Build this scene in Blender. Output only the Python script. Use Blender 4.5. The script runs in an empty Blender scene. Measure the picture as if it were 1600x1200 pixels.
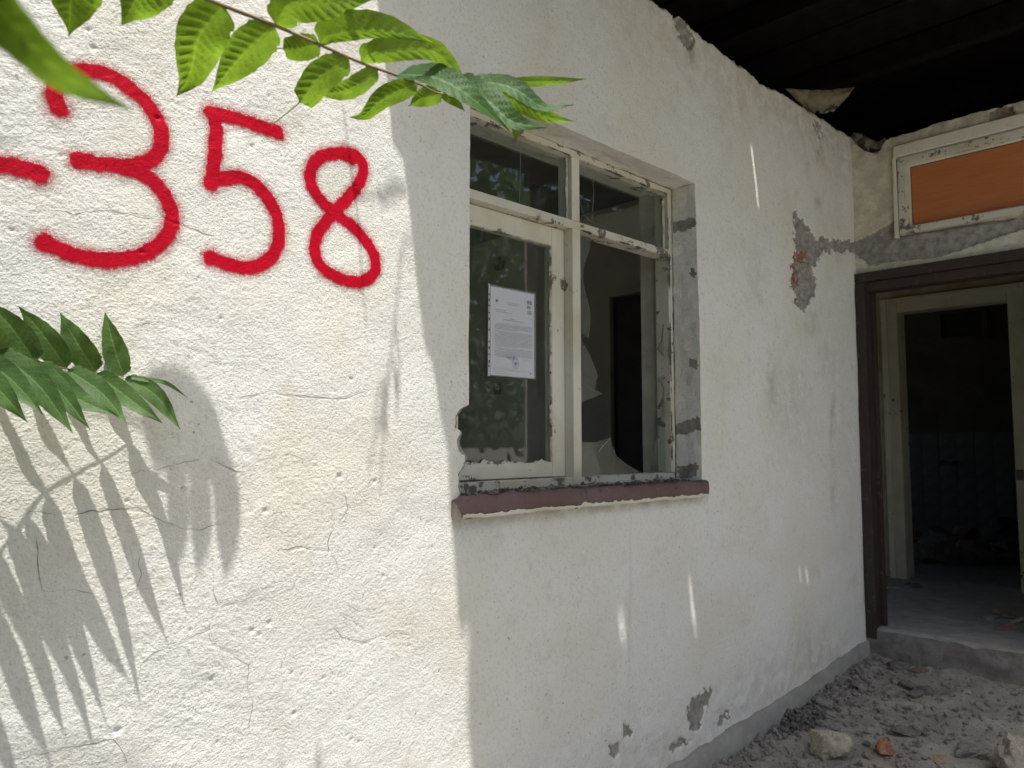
import bpy, bmesh, math, random
import numpy as np
from mathutils import Vector, Matrix

random.seed(7)
RNG = np.random.default_rng(11)
scene = bpy.context.scene
COL = scene.collection

# ------------------------------------------------------------------ camera
FPX = 1200.0
PITCH = math.atan(92 / 1200.0)
HEAD = math.radians(45.4)
CAM = np.array([0.0, -1.7, 1.25])
_Fh = np.array([math.cos(HEAD), math.sin(HEAD), 0.0])
_R = np.array([math.sin(HEAD), -math.cos(HEAD), 0.0])
_Z = np.array([0.0, 0.0, 1.0])
_F = _Fh * math.cos(PITCH) + _Z * math.sin(PITCH)
_U = -_Fh * math.sin(PITCH) + _Z * math.cos(PITCH)

cd = bpy.data.cameras.new('camera')
cd.sensor_width = 36
cd.lens = 27.0
cd.clip_start = 0.02
cd.clip_end = 1000
cd.dof.use_dof = True
cd.dof.focus_distance = 2.1
cd.dof.aperture_fstop = 6.0
co = bpy.data.objects.new('camera', cd)
COL.objects.link(co)
co.location = CAM
co.rotation_euler = (math.pi / 2 + PITCH, 0, HEAD - math.pi / 2)
scene.camera = co

# ------------------------------------------------------------------ light
LDIR = np.array([0.17, 0.27, -1.0])
w = bpy.data.worlds.new('World')
scene.world = w
w.use_nodes = True
nt = w.node_tree
bg = nt.nodes['Background']
sky = nt.nodes.new('ShaderNodeTexSky')
sky.sky_type = 'NISHITA'
sky.sun_disc = False
sky.sun_elevation = math.atan(1 / math.hypot(LDIR[0], LDIR[1]))
sky.sun_rotation = math.atan2(-LDIR[0], -LDIR[1])
sky.air_density = 1.0
sky.dust_density = 4.0
sky.ozone_density = 0.8
nt.links.new(sky.outputs[0], bg.inputs[0])
bg.inputs[1].default_value = 0.13
sl = bpy.data.lights.new('sun', 'SUN')
sl.energy = 3.2
sl.angle = math.radians(0.5)
sl.color = (1.0, 0.972, 0.925)
so = bpy.data.objects.new('sun', sl)
COL.objects.link(so)
so.location = (-2, -3, 8)
so.rotation_euler = Vector(LDIR).to_track_quat('-Z', 'Y').to_euler()
scene.view_settings.view_transform = 'Standard'
scene.view_settings.look = 'None'
scene.view_settings.exposure = 1.07
scene.view_settings.gamma = 1.0
scene.view_settings.use_curve_mapping = False
scene.render.engine = 'CYCLES'
scene.cycles.max_bounces = 9
scene.cycles.diffuse_bounces = 6
scene.cycles.transparent_max_bounces = 16
scene.cycles.caustics_reflective = False
scene.cycles.caustics_refractive = False
scene.cycles.use_denoising = True


# ------------------------------------------------------------------ measuring helpers
def ray(x, y):
    return _F + _R * ((x - 800) / FPX) + _U * ((600 - y) / FPX)


def onp(x, y, ax, v):
    d = ray(x, y)
    return CAM + d * ((v - CAM[ax]) / d[ax])


def dep(x, y, d):
    return CAM + ray(x, y) * d


def proj(P):
    v = P - CAM
    z = v @ _F
    return 800 + FPX * (v @ _R) / z, 600 - FPX * (v @ _U) / z, z


def wall(x, y, d=0.0):
    """measured point at a distance d in front of the long wall"""
    return onp(x, y, 1, -d)


def hash2(ix, iy, seed):
    h = (ix.astype(np.int64) * 374761393 + iy.astype(np.int64) * 668265263 + seed * 1442695041) & 0xffffffff
    h = ((h ^ (h >> 13)) * 1274126177) & 0xffffffff
    h = h ^ (h >> 16)
    return (h & 0xffff) / 65535.0


def vn(x, y, scale, seed):
    x = x / scale; y = y / scale
    ix = np.floor(x); iy = np.floor(y)
    fx = x - ix; fy = y - iy
    fx = fx * fx * fx * (fx * (fx * 6 - 15) + 10); fy = fy * fy * fy * (fy * (fy * 6 - 15) + 10)
    a = hash2(ix, iy, seed); b = hash2(ix + 1, iy, seed)
    c = hash2(ix, iy + 1, seed); d = hash2(ix + 1, iy + 1, seed)
    return (a * (1 - fx) + b * fx) * (1 - fy) + (c * (1 - fx) + d * fx) * fy - 0.5


def fbm(x, y, scale, seed, octs=4, gain=0.5):
    r = 0; amp = 1.0
    for o in range(octs):
        # each octave turned, so that no lattice direction shows
        a = 0.6 + 1.1 * o
        xr = x * math.cos(a) - y * math.sin(a); yr = x * math.sin(a) + y * math.cos(a)
        r = r + amp * vn(xr, yr, scale / (2 ** o), seed + o * 17)
        amp *= gain
    return r


def in_poly(px, py, poly):
    inside = np.zeros(px.shape, bool)
    n = len(poly)
    j = n - 1
    for i in range(n):
        xi, yi = poly[i]; xj, yj = poly[j]
        c = ((yi > py) != (yj > py)) & (px < (xj - xi) * (py - yi) / (yj - yi + 1e-12) + xi)
        inside ^= c
        j = i
    return inside


def seg_dist(px, py, poly):
    d = np.full(px.shape, 1e9)
    for (ax, ay), (bx_, by_) in zip(poly[:-1], poly[1:]):
        vx, vy = bx_ - ax, by_ - ay
        t = np.clip(((px - ax) * vx + (py - ay) * vy) / (vx * vx + vy * vy + 1e-12), 0, 1)
        d = np.minimum(d, np.hypot(px - ax - t * vx, py - ay - t * vy))
    return d


def sstep(a, b, x):
    t = np.clip((x - a) / (b - a), 0, 1)
    return t * t * (3 - 2 * t)


def smooth_poly(pts, n=8):
    """Catmull-Rom through points"""
    P = [np.array(p, float) for p in pts]
    P = [2 * P[0] - P[1]] + P + [2 * P[-1] - P[-2]]
    out = []
    for i in range(1, len(P) - 2):
        for k in range(n):
            t = k / n
            out.append(0.5 * ((2 * P[i]) + (-P[i - 1] + P[i + 1]) * t + (2 * P[i - 1] - 5 * P[i] + 4 * P[i + 1] - P[i + 2]) * t * t
                              + (-P[i - 1] + 3 * P[i] - 3 * P[i + 1] + P[i + 2]) * t ** 3))
    out.append(P[-2])
    return out


# ------------------------------------------------------------------ object helpers
def link(o, parent=None):
    COL.objects.link(o)
    if parent is not None:
        o.parent = parent
    return o


def tag(o, label, cat, group=None, kind=None):
    if label: o['label'] = label
    if cat: o['category'] = cat
    if group: o['group'] = group
    if kind: o['kind'] = kind
    return o


def empty(name, loc, label, cat, group=None):
    o = bpy.data.objects.new(name, None)
    o.empty_display_size = 0.1
    o.location = loc
    link(o)
    return tag(o, label, cat, group)


def place(o, parent):
    """parent without moving: the parents here are unrotated, unscaled"""
    if parent is not None:
        o.parent = parent
        p = parent
        off = Vector((0, 0, 0))
        while p is not None:
            off += p.location
            p = p.parent
        o.location = o.location - off


def mesh_np(name, verts, quads, mat, parent=None, smooth=True, attrs=None, tris=False):
    me = bpy.data.meshes.new(name)
    verts = np.asarray(verts, np.float32); quads = np.asarray(quads, np.int32)
    k = quads.shape[1]
    me.vertices.add(len(verts)); me.vertices.foreach_set('co', verts.ravel())
    me.loops.add(quads.size); me.loops.foreach_set('vertex_index', quads.ravel())
    me.polygons.add(len(quads))
    me.polygons.foreach_set('loop_start', np.arange(0, quads.size, k, dtype=np.int32))
    me.polygons.foreach_set('use_smooth', np.full(len(quads), smooth))
    me.update(calc_edges=True)
    for an, av in (attrs or {}).items():
        a = me.attributes.new(an, 'FLOAT', 'POINT')
        a.data.foreach_set('value', np.asarray(av, np.float32))
    me.materials.append(mat)
    o = bpy.data.objects.new(name, me)
    link(o)
    place(o, parent)
    return o


def mesh_py(name, verts, faces, mat, parent=None, smooth=False):
    me = bpy.data.meshes.new(name)
    me.from_pydata([tuple(map(float, v)) for v in verts], [], faces)
    bm = bmesh.new(); bm.from_mesh(me); bmesh.ops.recalc_face_normals(bm, faces=bm.faces); bm.to_mesh(me); bm.free()
    for p in me.polygons: p.use_smooth = smooth
    me.materials.append(mat)
    o = bpy.data.objects.new(name, me)
    link(o)
    place(o, parent)
    return o


def boxes(name, lst, mat, parent=None, bevel=0.0, wob=0.0):
    bm = bmesh.new()
    for (x0, x1, y0, y1, z0, z1) in lst:
        r = bmesh.ops.create_cube(bm, size=1.0)
        for v in r['verts']:
            v.co = Vector(((x0 + x1) / 2 + v.co.x * (x1 - x0), (y0 + y1) / 2 + v.co.y * (y1 - y0), (z0 + z1) / 2 + v.co.z * (z1 - z0)))
            if wob:
                v.co += Vector((random.uniform(-wob, wob), random.uniform(-wob, wob), random.uniform(-wob, wob)))
    if bevel:
        bmesh.ops.bevel(bm, geom=bm.edges[:], offset=bevel, segments=2, affect='EDGES', profile=0.6)
    me = bpy.data.meshes.new(name)
    bm.to_mesh(me); bm.free()
    me.materials.append(mat)
    o = bpy.data.objects.new(name, me)
    link(o)
    place(o, parent)
    return o


def tube(name, pts, r0, r1, mat, parent=None, seg=7):
    P = [np.array(p, float) for p in pts]
    V = []; Fc = []
    n = len(P)
    up = np.array([0.13, 0.31, 0.94])
    for i in range(n):
        t = P[min(i + 1, n - 1)] - P[max(i - 1, 0)]
        t = t / (np.linalg.norm(t) + 1e-9)
        a = np.cross(t, up)
        if np.linalg.norm(a) < 0.05: a = np.cross(t, np.array([1, 0, 0]))
        a /= np.linalg.norm(a); b = np.cross(t, a)
        r = r0 + (r1 - r0) * i / max(1, n - 1)
        for k in range(seg):
            an = 2 * math.pi * k / seg
            V.append(P[i] + a * math.cos(an) * r + b * math.sin(an) * r)
    for i in range(n - 1):
        for k in range(seg):
            k2 = (k + 1) % seg
            Fc.append((i * seg + k, i * seg + k2, (i + 1) * seg + k2, (i + 1) * seg + k))
    Fc.append(tuple(range(seg - 1, -1, -1)))
    Fc.append(tuple(range((n - 1) * seg, n * seg)))
    return mesh_py(name, V, Fc, mat, parent, smooth=True)


def prism(name, poly, thick_vec, mat, parent=None):
    """closed polygon of 3-D points, thickened"""
    P = [np.array(p, float) for p in poly]; n = len(P); tv = np.array(thick_vec)
    V = P + [p + tv for p in P]
    Fc = [tuple(range(n)), tuple(range(2 * n - 1, n - 1, -1))] + [(i, (i + 1) % n, n + (i + 1) % n, n + i) for i in range(n)]
    return mesh_py(name, V, Fc, mat, parent)


# ------------------------------------------------------------------ materials
class Mat:
    def __init__(s, name, rough=0.8, spec=0.3):
        s.m = bpy.data.materials.new(name)
        s.m.use_nodes = True
        s.nt = s.m.node_tree
        s.b = s.nt.nodes['Principled BSDF']
        s.b.inputs['Roughness'].default_value = rough
        s.b.inputs['Specular IOR Level'].default_value = spec
        s.tc = s.n('ShaderNodeTexCoord').outputs['Object']

    def n(s, t, **kw):
        x = s.nt.nodes.new(t)
        for k, v in kw.items(): setattr(x, k, v)
        return x

    def l(s, a, b):
        s.nt.links.new(a, b)

    def setin(s, node, i, v):
        if isinstance(v, (int, float)): node.inputs[i].default_value = v
        elif isinstance(v, tuple): node.inputs[i].default_value = v if len(v) == 4 or node.inputs[i].type == 'VECTOR' else (*v, 1)
        else: s.l(v, node.inputs[i])

    def noise(s, scale, detail=3, rough=0.55, stretch=None, off=0.0):
        x = s.n('ShaderNodeTexNoise')
        x.inputs['Scale'].default_value = scale
        x.inputs['Detail'].default_value = detail
        x.inputs['Roughness'].default_value = rough
        if stretch or off:
            mp = s.n('ShaderNodeMapping')
            if stretch: mp.inputs['Scale'].default_value = stretch
            mp.inputs['Location'].default_value = (off, off * 1.7, off * 0.6)
            s.l(s.tc, mp.inputs[0]); s.l(mp.outputs[0], x.inputs[0])
        else:
            s.l(s.tc, x.inputs[0])
        return x.outputs[0]

    def ramp(s, v, a, b, lo=0.0, hi=1.0):
        x = s.n('ShaderNodeMapRange', interpolation_type='SMOOTHSTEP')
        s.setin(x, 0, v)
        x.inputs[1].default_value = a; x.inputs[2].default_value = b
        x.inputs[3].default_value = lo; x.inputs[4].default_value = hi
        return x.outputs[0]

    def math(s, op, a, b=0.0):
        x = s.n('ShaderNodeMath', operation=op)
        s.setin(x, 0, a); s.setin(x, 1, b)
        return x.outputs[0]

    def mix(s, f, a, b):
        x = s.n('ShaderNodeMix', data_type='RGBA')
        s.setin(x, 0, f)
        for i, v in ((6, a), (7, b)):
            if isinstance(v, tuple): x.inputs[i].default_value = (*v[:3], 1)
            else: s.l(v, x.inputs[i])
        return x.outputs[2]

    def attr(s, name):
        x = s.n('ShaderNodeAttribute')
        x.attribute_name = name
        return x.outputs['Fac']

    def color(s, v):
        if isinstance(v, tuple): s.b.inputs['Base Color'].default_value = (*v, 1)
        else: s.l(v, s.b.inputs['Base Color'])

    def bump(s, h, dist, strength=1.0, prev=None):
        x = s.n('ShaderNodeBump')
        x.inputs['Strength'].default_value = strength
        x.inputs['Distance'].default_value = dist
        s.l(h, x.inputs['Height'])
        if prev: s.l(prev, x.inputs['Normal'])
        s.l(x.outputs[0], s.b.inputs['Normal'])
        return x.outputs[0]


def voro(m, scale, feature='F1'):
    x = m.n('ShaderNodeTexVoronoi', feature=feature)
    x.inputs['Scale'].default_value = scale
    m.l(m.tc, x.inputs['Vector'])
    return x.outputs['Distance']


CREAM = (0.75, 0.745, 0.708)


def plaster_mat(name, base=CREAM, dirt=1.0):
    m = Mat(name, 0.88, 0.2)
    c = m.mix(m.ramp(m.noise(2.3, 4), 0.38, 0.68), base, tuple(b * k for b, k in zip(base, (0.95, 0.93, 0.87))))
    c = m.mix(m.math('MULTIPLY', m.ramp(m.noise(9, 5, 0.65), 0.52, 0.75), 0.35 * dirt), c, (0.50, 0.46, 0.36))
    # thin dark specks
    c = m.mix(m.math('MULTIPLY', m.ramp(m.noise(75, 2, 0.4), 0.715, 0.76), 0.6), c, (0.22, 0.20, 0.16))
    st = m.math('MULTIPLY', m.attr('stain'), m.ramp(m.noise(14, 5, 0.65), 0.28, 0.66))
    c = m.mix(st, c, (0.25, 0.21, 0.15))
    # hard skin of mortar where the plaster has come off
    mort = m.mix(m.ramp(m.noise(26, 5, 0.65), 0.35, 0.65), (0.23, 0.215, 0.195), (0.36, 0.345, 0.315))
    mort = m.mix(m.attr('brick'), mort, m.mix(m.ramp(m.noise(30, 4), 0.4, 0.6), (0.20, 0.085, 0.05), (0.30, 0.20, 0.15)))
    c = m.mix(m.ramp(m.attr('bare'), 0.35, 0.65), c, mort)
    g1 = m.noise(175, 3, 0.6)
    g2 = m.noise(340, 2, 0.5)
    # dimples painted darker so the relief of the skin shows in shade
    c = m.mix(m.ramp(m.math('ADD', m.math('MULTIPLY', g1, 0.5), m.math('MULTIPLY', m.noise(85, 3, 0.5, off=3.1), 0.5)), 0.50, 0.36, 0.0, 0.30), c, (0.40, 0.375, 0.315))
    m.color(c)
    h = m.math('ADD', m.math('MULTIPLY', g1, 1.0), m.math('MULTIPLY', g2, 0.35))
    h = m.math('ADD', h, m.math('MULTIPLY', m.noise(85, 3, 0.5, off=3.1), 0.8))
    m.bump(h, 0.0026, 0.9)
    return m.m


M = {}
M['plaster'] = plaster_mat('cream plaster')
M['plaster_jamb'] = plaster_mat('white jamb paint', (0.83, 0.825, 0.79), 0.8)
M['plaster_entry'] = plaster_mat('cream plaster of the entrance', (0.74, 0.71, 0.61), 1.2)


def simple(name, a, b, scale, rough=0.8, spec=0.3, bscale=60, bdist=0.003, bstr=0.6, detail=4):
    m = Mat(name, rough, spec)
    m.color(m.mix(m.ramp(m.noise(scale, detail, 0.62), 0.33, 0.67), a, b))
    m.bump(m.noise(bscale, 5, 0.62), bdist, bstr)
    return m.m


def paint_wood(name, paint, under, peel=0.62, rough=0.55):
    m = Mat(name, rough, 0.35)
    n1 = m.noise(22, 6, 0.68)
    n2 = m.noise(7, 3, off=2.0)
    pk = m.ramp(m.math('ADD', m.math('MULTIPLY', n1, 0.75), m.math('MULTIPLY', n2, 0.35)), peel, peel + 0.03)
    grain = m.noise(40, 4, 0.6, stretch=(1, 1, 0.08))
    pc = m.mix(m.ramp(m.noise(5, 4, off=1.0), 0.35, 0.7), paint, tuple(p * q for p, q in zip(paint, (0.86, 0.83, 0.74))))
    pc = m.mix(m.math('MULTIPLY', m.ramp(m.noise(34, 5, 0.7, off=5), 0.6, 0.75), 0.5), pc, (0.30, 0.27, 0.20))
    m.color(m.mix(pk, pc, m.mix(grain, under, tuple(u * 0.5 for u in under))))
    m.bump(m.math('ADD', m.math('MULTIPLY', pk, -0.8), m.math('MULTIPLY', grain, 0.25)), 0.002, 0.7)
    return m.m


M['frame'] = paint_wood('weathered cream paint', (0.66, 0.645, 0.56), (0.24, 0.20, 0.15), 0.665)
M['frame_peel'] = paint_wood('flaking cream paint', (0.62, 0.60, 0.52), (0.22, 0.19, 0.15), 0.60)
M['casing'] = paint_wood('dull cream paint', (0.70, 0.67, 0.54), (0.25, 0.20, 0.14), 0.67)
M['brown'] = paint_wood('dark brown paint', (0.040, 0.028, 0.024), (0.10, 0.08, 0.06), 0.66, 0.5)
M['sill'] = paint_wood('maroon paint on concrete', (0.150, 0.100, 0.102), (0.11, 0.105, 0.09), 0.64, 0.75)
M['mortar'] = simple('old mortar', (0.20, 0.18, 0.15), (0.36, 0.33, 0.28), 18, 0.95, 0.1, 70, 0.012, 1.0)
M['grime'] = simple('grimy reveal', (0.52, 0.50, 0.43), (0.64, 0.62, 0.54), 10, 0.9, 0.2, 110, 0.002)
M['skirting'] = simple('grey painted base', (0.27, 0.262, 0.24), (0.34, 0.33, 0.30), 9, 0.8, 0.2, 80, 0.003)
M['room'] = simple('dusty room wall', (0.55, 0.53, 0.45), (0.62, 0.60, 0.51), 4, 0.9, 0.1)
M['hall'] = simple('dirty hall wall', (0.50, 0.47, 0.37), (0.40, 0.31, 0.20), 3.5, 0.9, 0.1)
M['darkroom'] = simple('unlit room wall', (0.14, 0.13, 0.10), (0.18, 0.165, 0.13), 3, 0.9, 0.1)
M['tile'] = simple('glazed tile', (0.24, 0.265, 0.265), (0.20, 0.222, 0.222), 5, 0.18, 0.5, 12, 0.0006, 0.3)
M['grout'] = simple('grout', (0.10, 0.10, 0.09), (0.13, 0.13, 0.12), 20)
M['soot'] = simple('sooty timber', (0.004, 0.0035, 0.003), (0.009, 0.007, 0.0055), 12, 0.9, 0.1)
M['interior_floor'] = simple('dusty hall floor', (0.25, 0.252, 0.24), (0.33, 0.33, 0.31), 12, 0.75, 0.3, 60, 0.004)
M['step'] = simple('worn grey step', (0.15, 0.14, 0.13), (0.24, 0.228, 0.212), 16, 0.8, 0.25, 55, 0.006, 0.8)
M['door'] = simple('dark door leaf', (0.045, 0.042, 0.036), (0.06, 0.056, 0.046), 6, 0.6, 0.3)
M['earth'] = simple('dry bare earth', (0.22, 0.205, 0.165), (0.31, 0.285, 0.235), 1.7, 0.95, 0.1, 25, 0.02)
M['bark'] = simple('young bark', (0.16, 0.13, 0.09), (0.22, 0.19, 0.13), 30, 0.85, 0.2)
M['metal'] = simple('old metal', (0.10, 0.10, 0.10), (0.16, 0.14, 0.12), 20, 0.5, 0.5)


def concrete():
    m = Mat('dusty porch concrete', 0.93, 0.12)
    c = m.mix(m.ramp(m.noise(5, 5, 0.65), 0.35, 0.68), (0.255, 0.24, 0.212), (0.36, 0.34, 0.30))
    c = m.mix(m.math('MULTIPLY', m.ramp(m.noise(150, 2), 0.60, 0.68), 0.7), c, (0.42, 0.41, 0.38))
    c = m.mix(m.math('MULTIPLY', m.ramp(m.noise(90, 3, off=4), 0.58, 0.7), 0.8), c, (0.075, 0.072, 0.066))
    m.color(c)
    m.bump(m.math('ADD', m.noise(45, 6, 0.7), m.math('MULTIPLY', m.noise(190, 2), 0.5)), 0.009, 0.9)
    return m.m


M['concrete'] = concrete()


def rockmat(name, a, b, c=None):
    m = Mat(name, 0.95, 0.12)
    k = m.mix(m.ramp(m.noise(24, 5, 0.65), 0.35, 0.66), a, b)
    k = m.mix(m.math('MULTIPLY', m.ramp(m.noise(110, 2), 0.58, 0.66), 0.6), k, c or tuple(x * 0.4 for x in a))
    m.color(k)
    m.bump(m.noise(85, 5, 0.7), 0.006, 0.9)
    return m.m


M['rock_grey'] = rockmat('grey mortar lump', (0.21, 0.20, 0.185), (0.30, 0.285, 0.26))
M['rock_dark'] = rockmat('dark rubble', (0.13, 0.125, 0.115), (0.20, 0.19, 0.17))
M['rock_pale'] = rockmat('pale mortar', (0.48, 0.43, 0.33), (0.34, 0.31, 0.25))
M['rock_brick'] = rockmat('fired brick', (0.33, 0.155, 0.085), (0.24, 0.13, 0.085), (0.38, 0.33, 0.27))
M['rock_pink'] = rockmat('faded brick', (0.26, 0.16, 0.125), (0.20, 0.14, 0.115))
M['rock_tan'] = rockmat('tan rubble', (0.34, 0.255, 0.18), (0.26, 0.21, 0.16))
M['rock_boulder'] = rockmat('speckled masonry', (0.36, 0.32, 0.27), (0.24, 0.215, 0.185), (0.50, 0.47, 0.42))
M['gravel'] = rockmat('gravel', (0.17, 0.16, 0.145), (0.27, 0.255, 0.23), (0.36, 0.34, 0.31))
M['dryleaf'] = simple('dead leaf', (0.26, 0.20, 0.10), (0.16, 0.12, 0.07), 20)
M['dustsheet'] = simple('torn fibre sheet', (0.20, 0.175, 0.12), (0.11, 0.092, 0.062), 14, 0.95, 0.1, 40, 0.004)


def board():
    m = Mat('orange brown laminate', 0.42, 0.35)
    g = m.noise(9, 6, 0.65, stretch=(1, 0.6, 14))
    c = m.mix(m.ramp(g, 0.3, 0.7), (0.50, 0.175, 0.062), (0.41, 0.138, 0.048))
    m.color(c)
    m.bump(g, 0.0006, 0.3)
    return m.m


M['board'] = board()


def leafmat(name, top, trans, tfac, gloss, spec=0.4):
    m = Mat(name, gloss, spec)
    u = m.attr('lu'); v = m.attr('lv')
    av = m.math('ABSOLUTE', v)
    ph = m.math('SUBTRACT', m.math('MULTIPLY', u, 12.0), m.math('MULTIPLY', av, 1.7))
    fr = m.math('ABSOLUTE', m.math('SUBTRACT', m.math('FRACT', ph), 0.5))
    vein = m.math('SUBTRACT', 1.0, m.ramp(fr, 0.0, 0.09))
    mid = m.math('SUBTRACT', 1.0, m.ramp(av, 0.02, 0.10))
    veins = m.math('MAXIMUM', m.math('MULTIPLY', vein, 0.32), m.math('MULTIPLY', mid, 0.7))
    mot = m.ramp(m.noise(40, 4), 0.35, 0.65)
    c = m.mix(mot, top, tuple(t * 0.72 for t in top))
    c = m.mix(veins, c, tuple(min(1, t * 1.7 + 0.03) for t in top))
    m.color(c)
    tr = m.n('ShaderNodeBsdfTranslucent')
    tcx = m.mix(mot, trans, tuple(t * 0.75 for t in trans))
    tcx = m.mix(m.math('MULTIPLY', veins, 0.6), tcx, tuple(min(1, t * 1.35) for t in trans))
    m.l(tcx, tr.inputs[0])
    mx = m.n('ShaderNodeMixShader')
    mx.inputs[0].default_value = tfac
    m.l(m.b.outputs[0], mx.inputs[1]); m.l(tr.outputs[0], mx.inputs[2])
    out = m.nt.nodes['Material Output']
    m.l(mx.outputs[0], out.inputs[0])
    nb = m.bump(m.math('ADD', m.math('MULTIPLY', fr, 0.8), m.noise(260, 2)), 0.0012, 0.5)
    m.l(nb, tr.inputs['Normal'])
    return m.m


M['leaf_up'] = leafmat('young leaf', (0.085, 0.165, 0.022), (0.30, 0.50, 0.035), 0.46, 0.45)
M['leaf_low'] = leafmat('mature leaf', (0.070, 0.135, 0.042), (0.20, 0.33, 0.05), 0.28, 0.5, 0.22)
M['leaf_deep'] = leafmat('deep green leaf', (0.036, 0.088, 0.022), (0.20, 0.36, 0.03), 0.22, 0.5, 0.12)
M['stalk'] = simple('leaf stalk', (0.20, 0.17, 0.06), (0.15, 0.09, 0.05), 20, 0.55, 0.4)


def glass(name, dirt=0.06, refl=1.0):
    m = Mat(name)
    nt_ = m.nt
    nt_.nodes.remove(m.b)
    tr = m.n('ShaderNodeBsdfTransparent'); tr.inputs[0].default_value = (0.90, 0.93, 0.91, 1)
    gl = m.n('ShaderNodeBsdfGlossy'); gl.inputs['Roughness'].default_value = 0.02
    gl.inputs[0].default_value = (refl, refl, refl, 1)
    geo = m.n('ShaderNodeNewGeometry')
    fr = m.n('ShaderNodeFresnel'); m.l(m.ramp(geo.outputs['Backfacing'], 0.0, 1.0, 1.5, 1 / 1.5), fr.inputs[0])
    mx = m.n('ShaderNodeMixShader')
    m.l(fr.outputs[0], mx.inputs[0]); m.l(tr.outputs[0], mx.inputs[1]); m.l(gl.outputs[0], mx.inputs[2])
    df = m.n('ShaderNodeBsdfDiffuse'); df.inputs[0].default_value = (0.5, 0.5, 0.46, 1)
    streak = m.ramp(m.noise(16, 6, 0.7, stretch=(1, 1, 0.5)), 0.50, 0.82)
    f = m.math('ADD', m.math('MULTIPLY', streak, dirt * 2.2), dirt * 0.35)
    m2 = m.n('ShaderNodeMixShader')
    m.l(f, m2.inputs[0]); m.l(mx.outputs[0], m2.inputs[1]); m.l(df.outputs[0], m2.inputs[2])
    m.l(m2.outputs[0], nt_.nodes['Material Output'].inputs[0])
    return m.m


M['glass'] = glass('dusty window glass', 0.045)
M['shard'] = glass('broken glass', 0.035)
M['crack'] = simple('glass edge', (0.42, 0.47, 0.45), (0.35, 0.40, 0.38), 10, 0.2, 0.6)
M['crack_dark'] = simple('glass edge in shade', (0.05, 0.06, 0.055), (0.07, 0.08, 0.075), 10, 0.3, 0.5)  # dark copy of the glass edge, its shade put into the colour


def flat(name, c, rough=0.6, spec=0.3):
    m = Mat(name, rough, spec)
    m.color(m.mix(m.noise(30, 3), c, tuple(x * 0.92 for x in c)))
    return m.m


M['paper'] = flat('white paper', (0.70, 0.71, 0.78), 0.5)
M['ink'] = flat('grey print', (0.16, 0.16, 0.18))
M['inkl'] = flat('fine print', (0.40, 0.40, 0.45))
M['black'] = flat('black print', (0.03, 0.03, 0.035))
M['blue'] = flat('blue ink', (0.11, 0.11, 0.45))


def plastic():
    m = Mat('clear sleeve', 0.25, 0.5)
    tr = m.n('ShaderNodeBsdfTransparent')
    mx = m.n('ShaderNodeMixShader'); mx.inputs[0].default_value = 0.16
    m.b.inputs['Base Color'].default_value = (0.7, 0.72, 0.75, 1)
    m.l(tr.outputs[0], mx.inputs[1]); m.l(m.b.outputs[0], mx.inputs[2])
    m.l(mx.outputs[0], m.nt.nodes['Material Output'].inputs[0])
    return m.m


M['plastic'] = plastic()
M['strip'] = flat('sleeve binding strip', (0.55, 0.55, 0.54))


def spray():
    m = Mat('red spray paint', 0.55, 0.12)
    c = m.mix(m.ramp(m.noise(35, 4), 0.35, 0.65), (0.50, 0.0015, 0.019), (0.43, 0.001, 0.015))
    m.color(c)
    s = m.attr('spray')
    nz = m.math('SUBTRACT', m.noise(330, 3, 0.6), 0.5)
    core = m.ramp(m.math('ADD', s, m.math('MULTIPLY', nz, 0.5)), 0.40, 0.80)
    halo = m.math('MULTIPLY', m.ramp(s, 0.0, 0.75, 0.0, 0.9), m.ramp(nz, -0.16, 0.14))
    a = m.math('MINIMUM', m.math('MAXIMUM', core, halo), 1.0)
    g1 = m.noise(175, 3, 0.6); g2 = m.noise(340, 2, 0.5)
    h = m.math('ADD', m.math('MULTIPLY', g1, 1.0), m.math('MULTIPLY', g2, 0.35))
    h = m.math('ADD', h, m.math('MULTIPLY', m.noise(85, 3, 0.5, off=3.1), 0.8))
    m.bump(h, 0.0018, 0.6)
    tr = m.n('ShaderNodeBsdfTransparent')
    mx = m.n('ShaderNodeMixShader')
    m.l(a, mx.inputs[0]); m.l(tr.outputs[0], mx.inputs[1]); m.l(m.b.outputs[0], mx.inputs[2])
    m.l(mx.outputs[0], m.nt.nodes['Material Output'].inputs[0])
    return m.m


M['spray'] = spray()

# ------------------------------------------------------------------ ground and porch floor
g = mesh_py('ground', [(-150, -150, -0.13), (150, -150, -0.13), (150, 150, -0.13), (-150, 150, -0.13)], [(0, 1, 2, 3)], M['earth'])
g['kind'] = 'structure'


def floor_z(x):
    t = np.clip(np.asarray(x) - 3.05, 0, 9)
    return -0.035 + 0.098 * t * (t / (t + 0.12))


def grid_quads(nu, nv):
    i = np.arange(nu - 1)[:, None]; j = np.arange(nv - 1)[None, :]
    a = (i * nv + j).ravel()
    return np.stack([a, a + nv, a + nv + 1, a + 1], 1)


xs = np.concatenate([np.arange(0.95, 2.6, 0.04), np.arange(2.6, 4.47, 0.012)])
ys = np.concatenate([np.arange(-2.6, -1.3, 0.05), np.arange(-1.3, 0.03, 0.012)])
XX, YY = np.meshgrid(xs, ys, indexing='ij')
ZZ = floor_z(XX) + fbm(XX, YY, 0.25, 5, 3) * 0.022 + fbm(XX, YY, 0.05, 9, 3) * 0.011
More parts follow.
